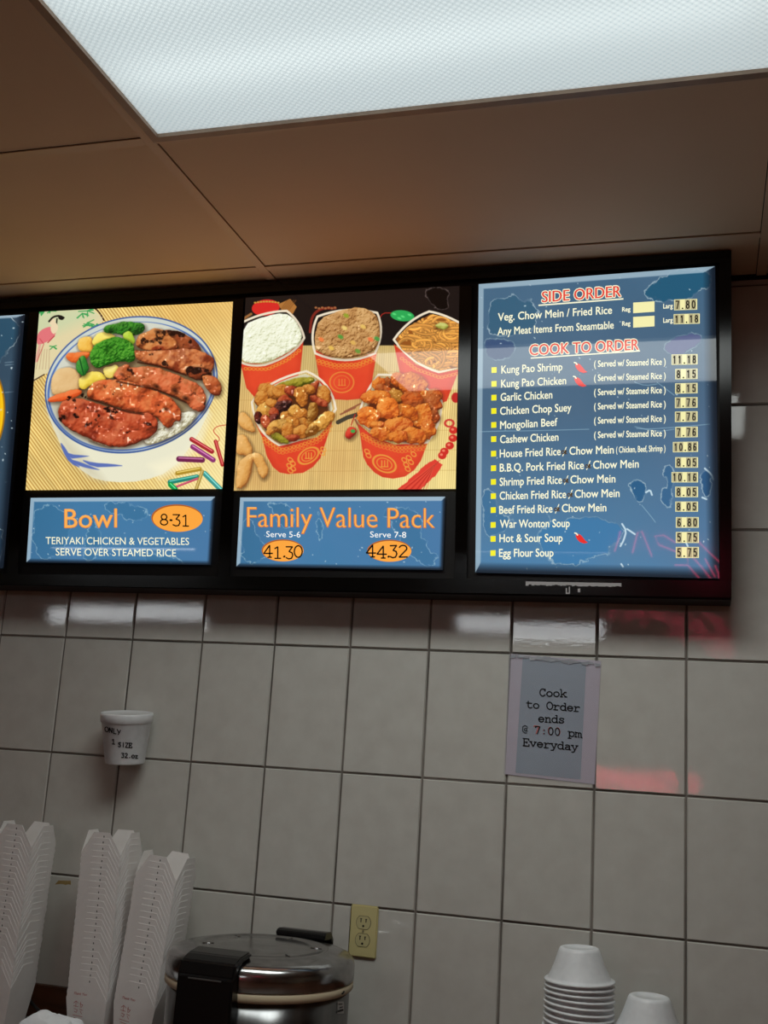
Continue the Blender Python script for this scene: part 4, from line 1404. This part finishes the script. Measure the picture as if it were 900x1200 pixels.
for (x, y) in ((661, 530), (689, 546.4), (663, 563.4), (668, 580), (652.6, 597)):
    m = MB()
    for k in range(3):
        a_ = arc(x - 1.4, y, 1.6, 1.8, 0, 360, 10)
    stroke(m, a_, 1.1, surf3)
    stroke(m, [(x + 1.2, y - 2.4), (x + 1.2, y + 2.2)], 1.2, surf3)
    stroke(m, [(x + 1.2, y - 2.2), (x + 3, y - 1.4), (x + 1.4, y), (x + 3.2, y + 2)], 1.1, surf3)
    m.build('overprint_mark', M_orink, pl)
for yc in (433.7, 449.9, 466, 481.7, 498, 514.6, 531.7, 548.7, 564.8, 581.4, 597.8, 615.2, 631.6, 648.2):
    xc = 579 - (yc - 433) * .006
    m = MB()
    quad(m, [(xc - 3, yc - 3.2), (xc + 3, yc - 3.5), (xc + 3, yc + 3.1), (xc - 3, yc + 3.4)], surf2)
    m.build('bullet_mark', M_yellow_l, pl)
for (x, y) in ((674, 424.8), (673, 441), (674.6, 624.6)):
    m = MB()
    out = [(0, 2.0), (2.5, .9), (5.8, 2.2), (8.6, 5.4), (11.4, 9.0), (14.4, 11.2), (10, 12.4), (5.2, 10.8), (1.9, 7.6), (.3, 4.6)]
    quad(m, [(x + a, y + b) for a, b in out], surf2, 0)
    stroke(m, [(x - 1, y), (x + 1, y + .6), (x + 2.2, y + 2.4)], 1.5, surf3, 1)
    m.build('chili_icon', [M_chili, M_cream_l], pl)
for q in ([(742, 354.6), (767, 353), (767, 365.3), (742, 367)], [(742, 371.4), (767, 370), (767, 382.4), (742, 384)]):
    m = MB()
    quad(m, q, surf2)
    m.build('blank_tab', M_tab, pl)
PR = [('7.80', 790, 817, 351, 363.6), ('11.18', 789.5, 820, 368.2, 380), ('11.18', 787, 817.4, 415.4, 427.6), ('8.15', 791.4, 817.4, 432.4, 444.6), ('8.15', 791.2, 817.4, 449.2, 461.3),
      ('7.76', 791, 817.4, 465.8, 478.2), ('7.76', 791, 817.4, 482.4, 494.6), ('7.76', 791.4, 817.6, 500.4, 512.7), ('10.86', 788.6, 818, 518, 530), ('8.05', 791.4, 818, 535.8, 548), ('10.16', 787, 818, 553.2, 565.3),
      ('8.05', 791.4, 818, 570.4, 582.6), ('8.05', 791.4, 818, 587.8, 599.6), ('6.80', 792, 818.8, 606, 618.4), ('5.75', 792, 819, 623.4, 636.2), ('5.75', 792, 819, 641, 653.8)]
for tx, x0, x1, y0, y1 in PR:
    m = MB()
    sl = -.8 if y0 < 400 else (-.5 if y0 < 530 else 0)
    sk = lambda a: sl * (a - x0) / (x1 - x0)
    quad(m, [(x0, y0), (x1, y0 + sl), (x1, y1 + sl), (x0, y1)], surf2, 0)
    n = len(tx)
    wdt = (x1 - x0 - 1.2) / (n - .25)
    xx = x0 + .4
    for ch in tx:
        wd = wdt * (.75 if ch == '.' else 1)
        if ch == '.':
            oval(m, xx + wd * .5, y1 - 2 + sk(xx), 1.0, 1.0, surf4, 2, 10)
        else:
            quad(m, [(xx + .3, y0 + .5 + sk(xx)), (xx + wd - .3, y0 + .5 + sk(xx + wd)), (xx + wd - .3, y1 - .5 + sk(xx + wd)), (xx + .3, y1 - .5 + sk(xx))], surf3, 1)
            cxm = xx + wd * .5
            gh = (y1 - y0) - 4.0
            gw = min(wd * .50, gh * .46)
            yb = y1 - 2.0 + sk(xx)
            DG = {'0': [arc(.5, .5, .46, .5, 0, 360, 14)], '1': [[(.2, .82), (.55, 1), (.55, 0)]], '8': [arc(.5, .75, .38, .25, 0, 360, 12), arc(.5, .26, .46, .26, 0, 360, 12)],
                  '5': [[(.9, 1), (.2, 1), (.12, .55), (.5, .64), (.85, .5), (.92, .3), (.75, .04), (.4, 0), (.08, .14)]], '7': [[(.05, 1), (.95, 1), (.4, 0)]],
                  '6': [arc(.5, .28, .42, .28, 0, 360, 12), [(.85, .88), (.5, 1), (.16, .75), (.08, .3)]]}
            for st in DG[ch]:
                stroke(m, [(cxm + (a_ - .5) * gw, yb - b_ * gh) for a_, b_ in st], 1.35, surf4, 2)
        xx += wd
    m.build('price_strip', [M_tab, M_tabgrey, M_inkb], pl)
# jagged reflection in the lower frame, painted as pale grey strips
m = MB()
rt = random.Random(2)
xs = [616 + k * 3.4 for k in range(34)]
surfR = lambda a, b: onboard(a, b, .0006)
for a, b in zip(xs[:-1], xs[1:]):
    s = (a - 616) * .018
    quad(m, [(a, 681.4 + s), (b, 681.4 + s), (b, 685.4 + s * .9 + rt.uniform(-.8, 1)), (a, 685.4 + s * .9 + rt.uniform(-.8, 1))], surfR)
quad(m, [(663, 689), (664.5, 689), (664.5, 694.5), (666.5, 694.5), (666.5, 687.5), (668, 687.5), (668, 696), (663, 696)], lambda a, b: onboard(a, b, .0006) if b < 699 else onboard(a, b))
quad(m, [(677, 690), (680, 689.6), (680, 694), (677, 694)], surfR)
M_reflect = mat('painted_reflection', rgb(176, 172, 172), 0.7)
m.build('reflection_strip', M_reflect, board)['label'] = 'pale painted reflection along the lower frame'

# ------------------------------------------------------------------ back counter
ZC = 0.855
ct = thing('counter', (0.6, -0.37, 0), 'brown wooden back counter against the tiled wall', 'counter')
MB().box((-1.8, -0.72, ZC - .035), (2.6, -0.022, ZC), 0, .004).build('countertop', M_wood, ct)
MB().box((-1.8, -0.68, 0.0), (2.6, -0.03, ZC - .035)).build('counter_body', M_wood, ct)
tag(MB().box((-1.8, -0.020, ZC + .0005), (2.6, 0.0015, 0.932), 0, .003).build('trim_3', M_wood), 'brown wooden backsplash strip along the wall', kind='structure')

# ------------------------------------------------------------------ nested takeout pails
ORD = ['', 'second', 'third', 'fourth', 'fifth', 'sixth', 'seventh', 'eighth', 'ninth', 'tenth', 'eleventh', 'twelfth', 'thirteenth', 'fourteenth', 'fifteenth', 'sixteenth', 'seventeenth', 'eighteenth', 'nineteenth', 'twentieth',
       'twenty first', 'twenty second', 'twenty third', 'twenty fourth', 'twenty fifth', 'twenty sixth']


def pail_shell(bm_out):
    bx, tx, hb, hf = .041, .0525, .102, .050
    bm = bmesh.new()
    B = [bm.verts.new(p) for p in ((-bx, -bx, 0), (bx, -bx, 0), (bx, bx, 0), (-bx, bx, 0))]
    T = [bm.verts.new(p) for p in ((-tx, -tx, hb), (tx, -tx, hb), (tx, tx, hb), (-tx, tx, hb))]
    bm.faces.new(B[::-1])
    for i in range(4):
        j = (i + 1) % 4
        bm.faces.new((B[i], B[j], T[j], T[i]))
        a, b = T[i].co, T[j].co
        o = (a + b) / 2
        n = Vector((o.x, o.y, 0)).normalized()
        up = Vector((0, 0, hf)) + n * .0045
        e = (b - a)
        pts = [a + e * .03 + up * .12, a + e * .30 + up, a + e * .70 + up, b - e * .03 + up * .12]
        q = [bm.verts.new(p) for p in pts]
        bm.faces.new((T[i], T[j], q[3], q[2], q[1], q[0]))
    bmesh.ops.recalc_face_normals(bm, faces=list(bm.faces))
    return bm


def make_pail(loc, label, group):
    o = MB()
    bm = pail_shell(None)
    # paper thickness
    bm.verts.index_update()
    bm.normal_update()
    bmesh.ops.solidify(bm, geom=list(bm.faces), thickness=.0008)
    bm.verts.index_update()
    for f in bm.faces:
        f.material_index = 1 if f.calc_area() < .00011 and len(f.verts) == 4 else 0
    o.add([v.co + Vector(loc) for v in bm.verts], [])
    for f in bm.faces:
        o.f.append([v.index for v in f.verts])
        o.m.append(f.material_index)
        o.s.append(False)
    bm.free()
    return o


tp = thing('takeout_pail', (0, 0, 0), 'x', 'takeout box', 'g')
pb = make_pail((0, 0, 0), '', '').build('body', [M_card, M_cardedge], tp, fix=False)
sm = MB()
for sx, sy in ((0, -1), (1, 0)):
    # locking slits near the top edge of the flaps
    for dx in (.006,):
        z0, z1 = .1405, .1445
        if sx == 0:
            y = -.0525 - .0045 * .80 - .0004
            sm.add([(dx - .0012, y + .0004, z0), (dx + .0012, y + .0004, z0), (dx + .0012, y - .0001, z1), (dx - .0012, y - .0001, z1)], [(0, 1, 2, 3)])
sl_ = sm.build('tab_slit', M_slit, tp)
protos = [tp, pb, sl_]


def dup(root, kids, loc, rot, label, group):
    r = root.copy()
    COL.objects.link(r)
    r.location = loc
    r.rotation_euler = rot
    r['label'] = label
    r['group'] = group
    for c in kids:
        k = c.copy()
        COL.objects.link(k)
        k.parent = r
    return r


STK = [(0.041, -0.1475, 0.03, 24, 'in the stack at the left edge', 'pails stacked at the left edge'),
       (0.300, -0.1475, -0.012, 24, 'in the middle stack', 'pails of the middle stack'),
       (0.4135, -0.1475, 0.075, 21, 'in the stack beside the cooker', 'pails stacked beside the cooker')]
first = True
PITCH = .01400
rp = random.Random(12)
for (bx_, by_, lean, n, where, grp) in STK:
    for k in range(n):
        q = n - 1 - k
        pos = 'topmost' if q == 0 else ('lowest' if k == 0 else ORD[q] + ' from the top')
        lab = 'white paper takeout box, %s %s' % (pos, where)
        h = k * PITCH
        loc = (bx_ + h * math.sin(lean) + rp.uniform(-.0007, .0007), by_ + rp.uniform(-.0007, .0007), ZC + .0005 + rp.uniform(-.0006, .0006) * (k > 0) + h * math.cos(lean))
        rot = (0, lean if k else 0, rp.uniform(-.012, .012))
        if k == 0:
            rot = (0, lean, 0)
            loc = (loc[0], loc[1], ZC + .0005 + .041 * abs(math.sin(lean)))
        else:
            loc = (loc[0], loc[1], loc[2] + .041 * abs(math.sin(lean)))
        if first:
            r = tp
            r.location, r.rotation_euler = loc, rot
            r['label'], r['group'] = lab, grp
            first = False
        else:
            r = dup(tp, [pb, sl_], loc, rot, lab, grp)
        if k == 0:
            # red print on the front of the lowest box
            m = MB()

            def fr(px, py):
                # px -> x (mm), py -> height (mm); front wall
                z = py / 1000
                t = z / .102
                y = -(.041 + (.0525 - .041) * t) if z < .102 else -(.0525 + .0045 * (z - .102) / .05)
                return (px / 1000, y - .0004, z)

            V, F = glyphs('Thank You', 0.0)
            w_ = V[:, 0].max()
            m.add([fr(-34 + 34 * a / w_ + b * 3, 111 + b * 8) for a, b in V], F)
            fs = lambda a, b: fr(a, b)
            for st in ([(-32, 92), (-26, 97), (-20, 93)], [(-26, 97), (-26, 84)], [(-32, 86), (-20, 85)], [(-14, 96), (-14, 84)], [(-16, 92), (-8, 90), (-12, 84)], [(-30, 80), (-22, 78), (-24, 72), (-30, 74)], [(-16, 80), (-8, 78)], [(-14, 76), (-10, 70)], [(-33, 66), (-8, 64)], [(-30, 60), (-10, 58)]):
                stroke(m, st, .9, fs)
            o_ = m.build('printed_text', M_red, None)
            o_.parent = r

# ------------------------------------------------------------------ rice cooker
CX, CY = 0.748, -0.272
rk = thing('rice_cooker', (CX, CY, ZC), 'large round stainless steel rice cooker with black latch handle below the outlet', 'rice cooker')
RB = .198
mb = MB()
mb.lathe([(.0, .012), (RB - .012, .012), (RB - .004, .018), (RB - .004, .206), (.0, .206)], (CX, CY, ZC), 96, 0)
mb.build('body', M_steelbody, rk)
mb = MB()
mb.lathe([(0, 0), (RB - .02, 0), (RB - .014, .013), (0, .013)], (CX, CY, ZC), 64, 0)
mb.build('base_ring', M_blackplastic, rk)
mb = MB()
mb.lathe([(RB - .03, .203), (RB + .000, .203), (RB + .0032, .206), (RB + .0032, .2190), (RB + .000, .2215), (RB - .03, .2215)], (CX, CY, ZC), 96, 0)
mb.build('gasket', M_cream, rk)
RL = .2020
mb = MB()
prof = [(0, .2215), (RL - .004, .2215), (RL, .2235), (RL, .250), (RL - .003, .2605), (RL - .010, .2675), (RL - .020, .2715), (RL - .042, .2750), (.150, .2770), (.146, .2786), (.134, .2790), (.131, .2772), (.10, .2785), (.096, .2795), (.05, .2808), (0, .2812)]
mb.lathe(prof, (CX, CY, ZC), 128, 0)
lid = mb.build('lid', M_steel, rk)
# pressed radial grooves in the lid
mb = MB()
for a in (20, 80, 140, 200, 260, 320):
    c, s = math.cos(R(a)), math.sin(R(a))
    pts = []
    for r_, z in ((.104, .2788), (.118, .2781), (.128, .2778)):
        pts.append((CX + r_ * c, CY + r_ * s, ZC + z))
    mb.tube(pts, .0012, 6)
mb.build('pressed_rib', M_steel, lid)
# front latch
def sweep_latch(x0, x1, prof, bev):
    m = MB()
    b = .006
    A = [(x0, y, z) for y, z in prof]
    B_ = [(x1, y, z) for y, z in prof]
    m.hexa(A, B_)
    bm = bmesh.new()
    vs = [bm.verts.new(p) for p in m.v]
    for f in m.f:
        bm.faces.new([vs[i] for i in f])
    bmesh.ops.recalc_face_normals(bm, faces=list(bm.faces))
    bmesh.ops.bevel(bm, geom=list(bm.edges), offset=bev, segments=3, affect='EDGES', clamp_overlap=True)
    o = MB()
    o.bm(bm)
    return o


HX = CX - .026
fy = CY - RL
lat = [(fy + .064, ZC + .2790), (fy + .060, ZC + .2905), (fy + .012, ZC + .2860), (fy - .016, ZC + .276), (fy - .026, ZC + .250), (fy - .028, ZC + .150), (fy - .018, ZC + .120), (fy + .008, ZC + .120), (fy + .010, ZC + .21), (fy - .0015, ZC + .236), (fy - .0015, ZC + .262), (fy + .02, ZC + .274)]
lh = sweep_latch(HX - .060, HX + .060, lat, .004).build('latch_handle', M_blackplastic, rk)
MB().box((HX - .036, fy - .0285, ZC + .2435), (HX + .036, fy - .0255, ZC + .2465), 0, .001).build('latch_seam', mat('latch_edge_metal', rgb(120, 118, 116), .3, .6), lh)
# rear hinge
sweep_latch(CX - .028, CX + .092, [(CY + .150, ZC + .2765), (CY + .150, ZC + .2875), (CY + .160, ZC + .292), (CY + .196, ZC + .289), (CY + .214, ZC + .272), (CY + .214, ZC + .235), (CY + .2095, ZC + .235), (CY + .2095, ZC + .262), (CY + .196, ZC + .2725)], .003).build('hinge_cover', M_blackplastic, rk)


def oncyl(px, py, r):
    d = ray(px, py)
    o = CAM - np.array([CX, CY, 0])
    a = d[0] ** 2 + d[1] ** 2
    b = 2 * (o[0] * d[0] + o[1] * d[1])
    c = o[0] ** 2 + o[1] ** 2 - r * r
    s = (-b - math.sqrt(max(b * b - 4 * a * c, 0))) / (2 * a)
    return CAM + s * d


m = MB()
sc_ = lambda a, b: oncyl(a, b, RB - .0034)
for xa, xb in ((395.5, 397.5), (397.5, 399.5), (399.5, 401.5), (401.5, 403)):
    quad(m, [(xa, 1174), (xb, 1173.6), (xb, 1187.6), (xa, 1188)], sc_, 0)
sc2 = lambda a, b: oncyl(a, b, RB - .0026)
stroke(m, [(397, 1177), (401, 1176.6)], 1.2, sc2, 1)
stroke(m, [(398, 1181), (401.5, 1180)], 1.2, sc2, 1)
stroke(m, [(396.6, 1185), (401.6, 1183.6)], 2.2, sc2, 1)
m.build('rating_label', [M_label, M_ink], rk)
m = MB()
stroke(m, [(401, 1164.6), (402.4, 1163.2), (403, 1162)], 2.0, lambda a, b: oncyl(a, b, RB + .0040))
m.build('gasket_mark', M_ink, rk)

# ------------------------------------------------------------------ foam bowls, upside down
def bowl_mb():
    m = MB()
    m.lathe([(.0, .0655), (.028, .0655), (.029, .067), (.038, .067), (.0405, .0655), (.0435, .060), (.0520, .036), (.0590, .020), (.0645, .010), (.0665, .0055), (.0715, .0050), (.0730, .0035), (.0730, .0010), (.0715, .0),
             (.0660, .0), (.0635, .0045), (.0610, .0105), (.0570, .020), (.0495, .036), (.0410, .0595), (.0385, .0625), (.0, .0625)], (0, 0, 0), 56)
    return m


bw = None
BP = .0113
for (bx_, by_, n, where, grp, ln) in ((1.409, -0.155, 24, 'the tall stack', 'foam bowls of the tall stack', .022), (1.556, -0.155, 17, 'the short stack', 'foam bowls of the short stack', .0)):
    for k in range(n):
        q = n - 1 - k
        pos = 'topmost' if q == 0 else ('lowest' if k == 0 else ORD[q] + ' from the top')
        lab = 'upturned white foam bowl, %s in %s' % (pos, where)
        loc = (bx_ + rp.uniform(-.0009, .0009) + ln * k * BP, by_ + rp.uniform(-.0009, .0009), ZC + .0003 + k * BP)
        if bw is None:
            bw = bowl_mb().build('foam_bowl', M_foam)
            o = bw
        else:
            o = bw.copy()
            COL.objects.link(o)
        o.location = loc
        o.rotation_euler = (rp.uniform(-.006, .006), ln * 1.5 * (k / n) + rp.uniform(-.006, .006), k * .7)
        tag(o, lab, 'bowl', grp)

# ------------------------------------------------------------------ sample cup fixed to the wall
RT, RBt, HC = .0655, .0495, .126
tl = math.atan2(RT - RBt, HC)
cupB = np.array([0.2490, 0, 1.489])
ax_ = np.array([0, -math.sin(tl), math.cos(tl)])      # cup axis leans out so the side lies on the wall
ex = np.array([math.cos(0.0), 0, 0])
ey = np.cross(ax_, ex)
cen = np.array([cupB[0], -RBt * math.cos(tl) - .0015, cupB[2]])


def cupframe(p):
    return cen + p[0] * ex + p[1] * ey + p[2] * ax_


cup = thing('foam_cup', tuple(cen), 'white foam cup with black handwriting fixed to the wall tiles', 'cup')
m = MB()
m.lathe([(0, .003), (RBt - .006, .003), (RBt - .005, 0), (RBt - .001, 0), (RBt, .003), (RBt + (RT - RBt) * .80, HC * .80), (RT - .0020, HC * .81), (RT + .0000, HC * .82), (RT + .0008, HC * .97), (RT - .0005, HC), (RT - .0035, HC), (RT - .0045, HC - .004), (RT - .009, HC * .8), (RBt - .004, .008), (0, .008)], (0, 0, 0), 72)
m.v = [tuple(cupframe(p)) for p in m.v]
m.build('body', M_foam, cup)
m = MB()
m.lathe([(0, HC - .0012), (RT - .0065, HC - .0012), (RT - .0055, HC - .0004), (RT - .0044, HC - .0004), (RT - .0048, HC - .0040), (0, HC - .0050)], (0, 0, 0), 72)
m.v = [tuple(cupframe(p)) for p in m.v]
m.build('lid', M_foam, cup)


def oncup(px, py):
    d = ray(px, py)
    s0, s1 = 2.0, 3.2
    best = None
    for s in np.linspace(2.4, 3.1, 2801):
        p = CAM + s * d - cen
        a = np.array([p @ ex, p @ ey, p @ ax_])
        rr = RBt + (RT - RBt) * a[2] / HC
        if math.hypot(a[0], a[1]) <= rr + .0012:
            best = s
            break
    if best is None:
        best = 2.9
    return CAM + best * d


m = MB()
hand(m, 'ONLY', (122.6, 857.3), (141.6, 861.2), 5.6, 1.15, oncup, jit=.05)
hand(m, '1', (130.6, 871.8), (135.4, 872.2), 5.6, 1.15, oncup)
hand(m, 'SIZE', (138, 875), (155, 876.4), 5.2, 1.15, oncup, jit=.05, seed=3)
hand(m, '32.oz', (141.8, 887.6), (162, 888.4), 5.2, 1.15, oncup, jit=.04, seed=4)
m.build('handwriting', M_ink, cup)

# ------------------------------------------------------------------ laminated notice
M_backing = mat('milky_plastic_border', rgb(196, 188, 200), .3)
sg = thing('laminated_notice', tuple(onwall(648, 840)), 'clear laminated grey paper notice taped to tiles below the price list', 'sign')
wy = lambda d: (lambda a, b: onwall(a, b, -d))


def slab(pts, y0, y1):
    m = MB()
    m.hexa([onwall(x, y, -y1) for x, y in pts], [np.array([q[0], -y0, q[2]]) for q in [onwall(x, y, -y1) for x, y in pts]])
    return m


slab([(599, 766.5), (704, 774.8), (696.5, 919), (592, 907)], .0008, .0012).build('backing_sheet', M_backing, sg)
slab([(612.5, 771.3), (687, 776.7), (680.3, 913.5), (604, 905.5)], .0012, .0020).build('paper_sheet', M_paper, sg)
slab([(597, 765.5), (705, 774.5), (697.5, 920), (590, 907.5)], .0021, .0026).build('plastic_sleeve', M_film, sg)
m = MB()
wI = wy(.00302)
hand(m, 'Cook', (631.6, 815.6), (664.4, 816.8), 8.4, 1.35, wI)
hand(m, 'to Order', (616.4, 829.2), (680, 834), 8.4, 1.35, wI)
hand(m, 'ends', (630.4, 845.8), (662, 847.4), 8.4, 1.35, wI)
hand(m, '@', (611, 858.2), (619.4, 858.8), 8.4, .9, wI)
hand(m, '7:00', (624.6, 859.6), (657.5, 862.4), 9.2, .9, wI, 1, jit=.0)
wI2 = wy(.0034)
hand(m, '7:00', (626.4, 859.6), (657, 862), 8.4, 1.2, wI2, 0)
hand(m, 'pm', (665.6, 862.6), (682, 864.4), 8.4, 1.35, wI)
hand(m, 'Everyday', (612.6, 873.8), (677.4, 879.6), 8.4, 1.35, wI)
m.build('notice_lettering', [M_ink, M_redink], sg)
m = MB()
rt = random.Random(6)
for k in range(14):
    x = 598 + k * 7.6
    y = 767 + k * .75
    q = [(x + rt.uniform(-2, 2), y + rt.uniform(-2, 1)), (x + 8 + rt.uniform(-2, 2), y + 1 + rt.uniform(-2, 1)), (x + 7 + rt.uniform(-1, 1), y + 3 + rt.uniform(-1, 2)), (x + rt.uniform(-1, 1), y + 3 + rt.uniform(-1, 2))]
    m.hexa([onwall(a, b, -.0040 - rt.uniform(0, .0012)) for a, b in q], [onwall(a, b, -.0031) for a, b in q])
M_tapeclear = mat('clear_tape_crinkle', rgb(190, 194, 200), .12, alpha=.5)
m.build('tape_strip', M_tapeclear, sg)

# ------------------------------------------------------------------ outlet
P0 = onwall(426.4, 1091)
ol = thing('wall_outlet', (float(P0[0]), 0, float(P0[2])), 'ivory double wall outlet with cover plate above the rice cooker', 'outlet')
ox, oz = float(P0[0]), float(P0[2])
MB().box((ox - .0345, -.0065, oz - .0585), (ox + .0345, -.0005, oz + .0585), 0, .003).build('cover_plate', M_ivory, ol)
for dz in (.0195, -.0195):
    bm = bmesh.new()
    pts = []
    for k in range(40):
        a = 2 * math.pi * k / 40
        pts.append((.0172 * math.cos(a), max(-.0142, min(.0142, .0172 * math.sin(a)))))
    m = MB()
    m.hexa([(ox + a, -.0078, oz + dz + b) for a, b in pts], [(ox + a, -.006, oz + dz + b) for a, b in pts])
    oval_o = m.build('receptacle', M_ivory2, ol)
    m = MB()
    m.hexa([(ox + a * 1.06, -.0068, oz + dz + b * 1.06) for a, b in pts], [(ox + a * 1.06, -.006, oz + dz + b * 1.06) for a, b in pts])
    m.build('receptacle_gap', M_slit, ol)
    m = MB()
    for sx, hh in ((-.0062, .0042), (.0062, .0036)):
        m.box((ox + sx - .0011, -.00815, oz + dz + .0045 - hh), (ox + sx + .0011, -.0075, oz + dz + .0045 + hh))
        m.box((ox + sx - .0024, -.00815, oz + dz + .0045 + hh - .001), (ox + sx + .0024, -.0075, oz + dz + .0045 + hh + .0006))
    n0 = [(.0026 * math.cos(2 * math.pi * k / 14), .0026 * math.sin(2 * math.pi * k / 14) - .0075) for k in range(14)]
    m.hexa([(ox + a, -.00815, oz + dz + b) for a, b in n0], [(ox + a, -.0075, oz + dz + b) for a, b in n0])
    m.build('slot', M_slit, oval_o)
m = MB()
n0 = [(.0027 * math.cos(2 * math.pi * k / 14), .0027 * math.sin(2 * math.pi * k / 14)) for k in range(14)]
m.hexa([(ox + a, -.0078, oz + b) for a, b in n0], [(ox + a, -.006, oz + b) for a, b in n0])
m.build('screw', M_screw, ol)

# ------------------------------------------------------------------ small things at the left
m = MB()
rt = random.Random(8)
xs = [47 + k * 3 for k in range(13)]
up = [1031 + .1 * k + rt.uniform(-.6, .6) for k in range(13)]
lo = [1035.4 + .12 * k + rt.uniform(-.6, .6) for k in range(13)]
for i in range(12):
    q = [(xs[i], up[i]), (xs[i + 1], up[i + 1]), (xs[i + 1], lo[i + 1]), (xs[i], lo[i])]
    f = [onwall(a, b, -.0009) for a, b in q]
    m.hexa(f, [np.array([p[0], -.0001, p[2]]) for p in f])
tag(m.build('adhesive_strip', M_stain), 'yellowed adhesive strip on the tiles left of the middle stack', 'tape')
pa = onwall(19, 1148, -.03)
m = MB()
pts = []
for t in np.linspace(0, 1, 14):
    px, py = 18 + 36 * t, 1147 + 45 * t + 4 * math.sin(t * 3.1)
    yy = -.030 - .10 * t
    p = onwall(px, py, yy)
    p[2] = max(p[2], ZC + .006)
    pts.append(p)
end = np.array(pts[-1])
pts += [np.array([end[0] + .03, end[1] - .05, ZC + .005]), np.array([end[0] + .08, end[1] - .10, ZC + .005])]
m.tube(pts, .0040, 10)
tag(m.build('power_cord', M_cord), 'black power cord running down behind the leftmost takeout boxes', 'cord')
# crumpled napkins on the counter
bm = bmesh.new()
bmesh.ops.create_grid(bm, x_segments=26, y_segments=20, size=.5)
rs2 = np.random.RandomState(5)
nx = np.array([[v.co.x, v.co.y] for v in bm.verts])
hgt = fbm(nx[:, 0] * 40 + 50, nx[:, 1] * 40 + 50, 9, 3)
C0 = onwall(66, 1200, -.33)
for v, h in zip(bm.verts, hgt):
    x, y = v.co.x, v.co.y
    r_ = max(abs(x), abs(y)) * 2
    dome = max(0, 1 - r_ ** 3)
    v.co = Vector((C0[0] - .012 + x * .145 + .012 * (h - .5), C0[1] + y * .12 + .015 * (h - .5), ZC + .002 + (C0[2] + .020 - ZC) * (dome ** .55) * (.86 + .28 * h) - .01 * x))
m = MB()
bmesh.ops.solidify(bm, geom=list(bm.faces), thickness=-.001)
m.bm(bm, 0, False)
tag(m.build('crumpled_napkin', M_napkin), 'crumpled white paper in the lower left between takeout stacks', 'napkin')

# ------------------------------------------------------------------ signs on the front window side, seen only as red reflections
M_neon = mat('red_neon_glow', (0.02, 0, 0, 1), .3, emit=(1.0, 0.05, 0.14, 1), es=7)
M_led = mat('red_led_glow', (0.02, 0, 0, 1), .3, emit=(1.0, 0.06, 0.10, 1), es=65)
NE = [[(1.281, 2.376), (1.269, 2.326), (1.254, 2.277)], [(1.338, 2.269), (1.361, 2.368), (1.381, 2.376), (1.429, 2.254)], [(1.539, 2.32), (1.484, 2.356), (1.441, 2.352), (1.461, 2.311), (1.539, 2.279), (1.594, 2.248), (1.594, 2.215), (1.532, 2.215)], [(1.617, 2.353), (1.694, 2.273), (1.744, 2.225)], [(1.57, 2.304), (1.656, 2.208), (1.732, 2.105)], [(1.671, 2.248), (1.717, 2.161)], [(1.717, 2.217), (1.732, 2.177), (1.74, 2.121)], [(1.594, 2.215), (1.64, 2.16), (1.679, 2.112)]]
ns_ = thing('neon_sign', (1.45, -2.95, 2.12), 'red neon tube sign mirrored in the lower right corner of the price list', 'neon sign')
for st in NE:
    MB().tube([(x, -2.93, z) for x, z in st], .0034, 8).build('neon_tube', M_neon, ns_)
m = MB()
for x in (1.264, 1.420, 1.580, 1.734):
    m.box((x - .003, -2.950, 2.095), (x + .003, -2.942, 2.40))
m.box((1.234, -2.950, 2.386), (1.764, -2.942, 2.394))
m.box((1.234, -2.950, 2.087), (1.764, -2.942, 2.095))
m.build('sign_bracket', M_blackplastic, ns_)
led = thing('led_sign', (1.07, YF, 1.38), 'red led window sign mirrored in the tiles right of the paper notice', 'led sign')
MB().box((.58, YF + .002, 1.30), (1.50, YF + .04, 1.68), 0, .006).build('sign_case', M_blackplastic, led)
for k in range(4):
    cx = .74 + k * .205
    m = MB()
    for a in range(16):
        t = 2 * math.pi * a / 16
        x, z = cx + .066 * math.cos(t), 1.49 + .085 * math.sin(t)
        m.box((x - .007, YF + .0395, z - .007), (x + .007, YF + .047, z + .007))
    m.build('led_ring', M_led, led)
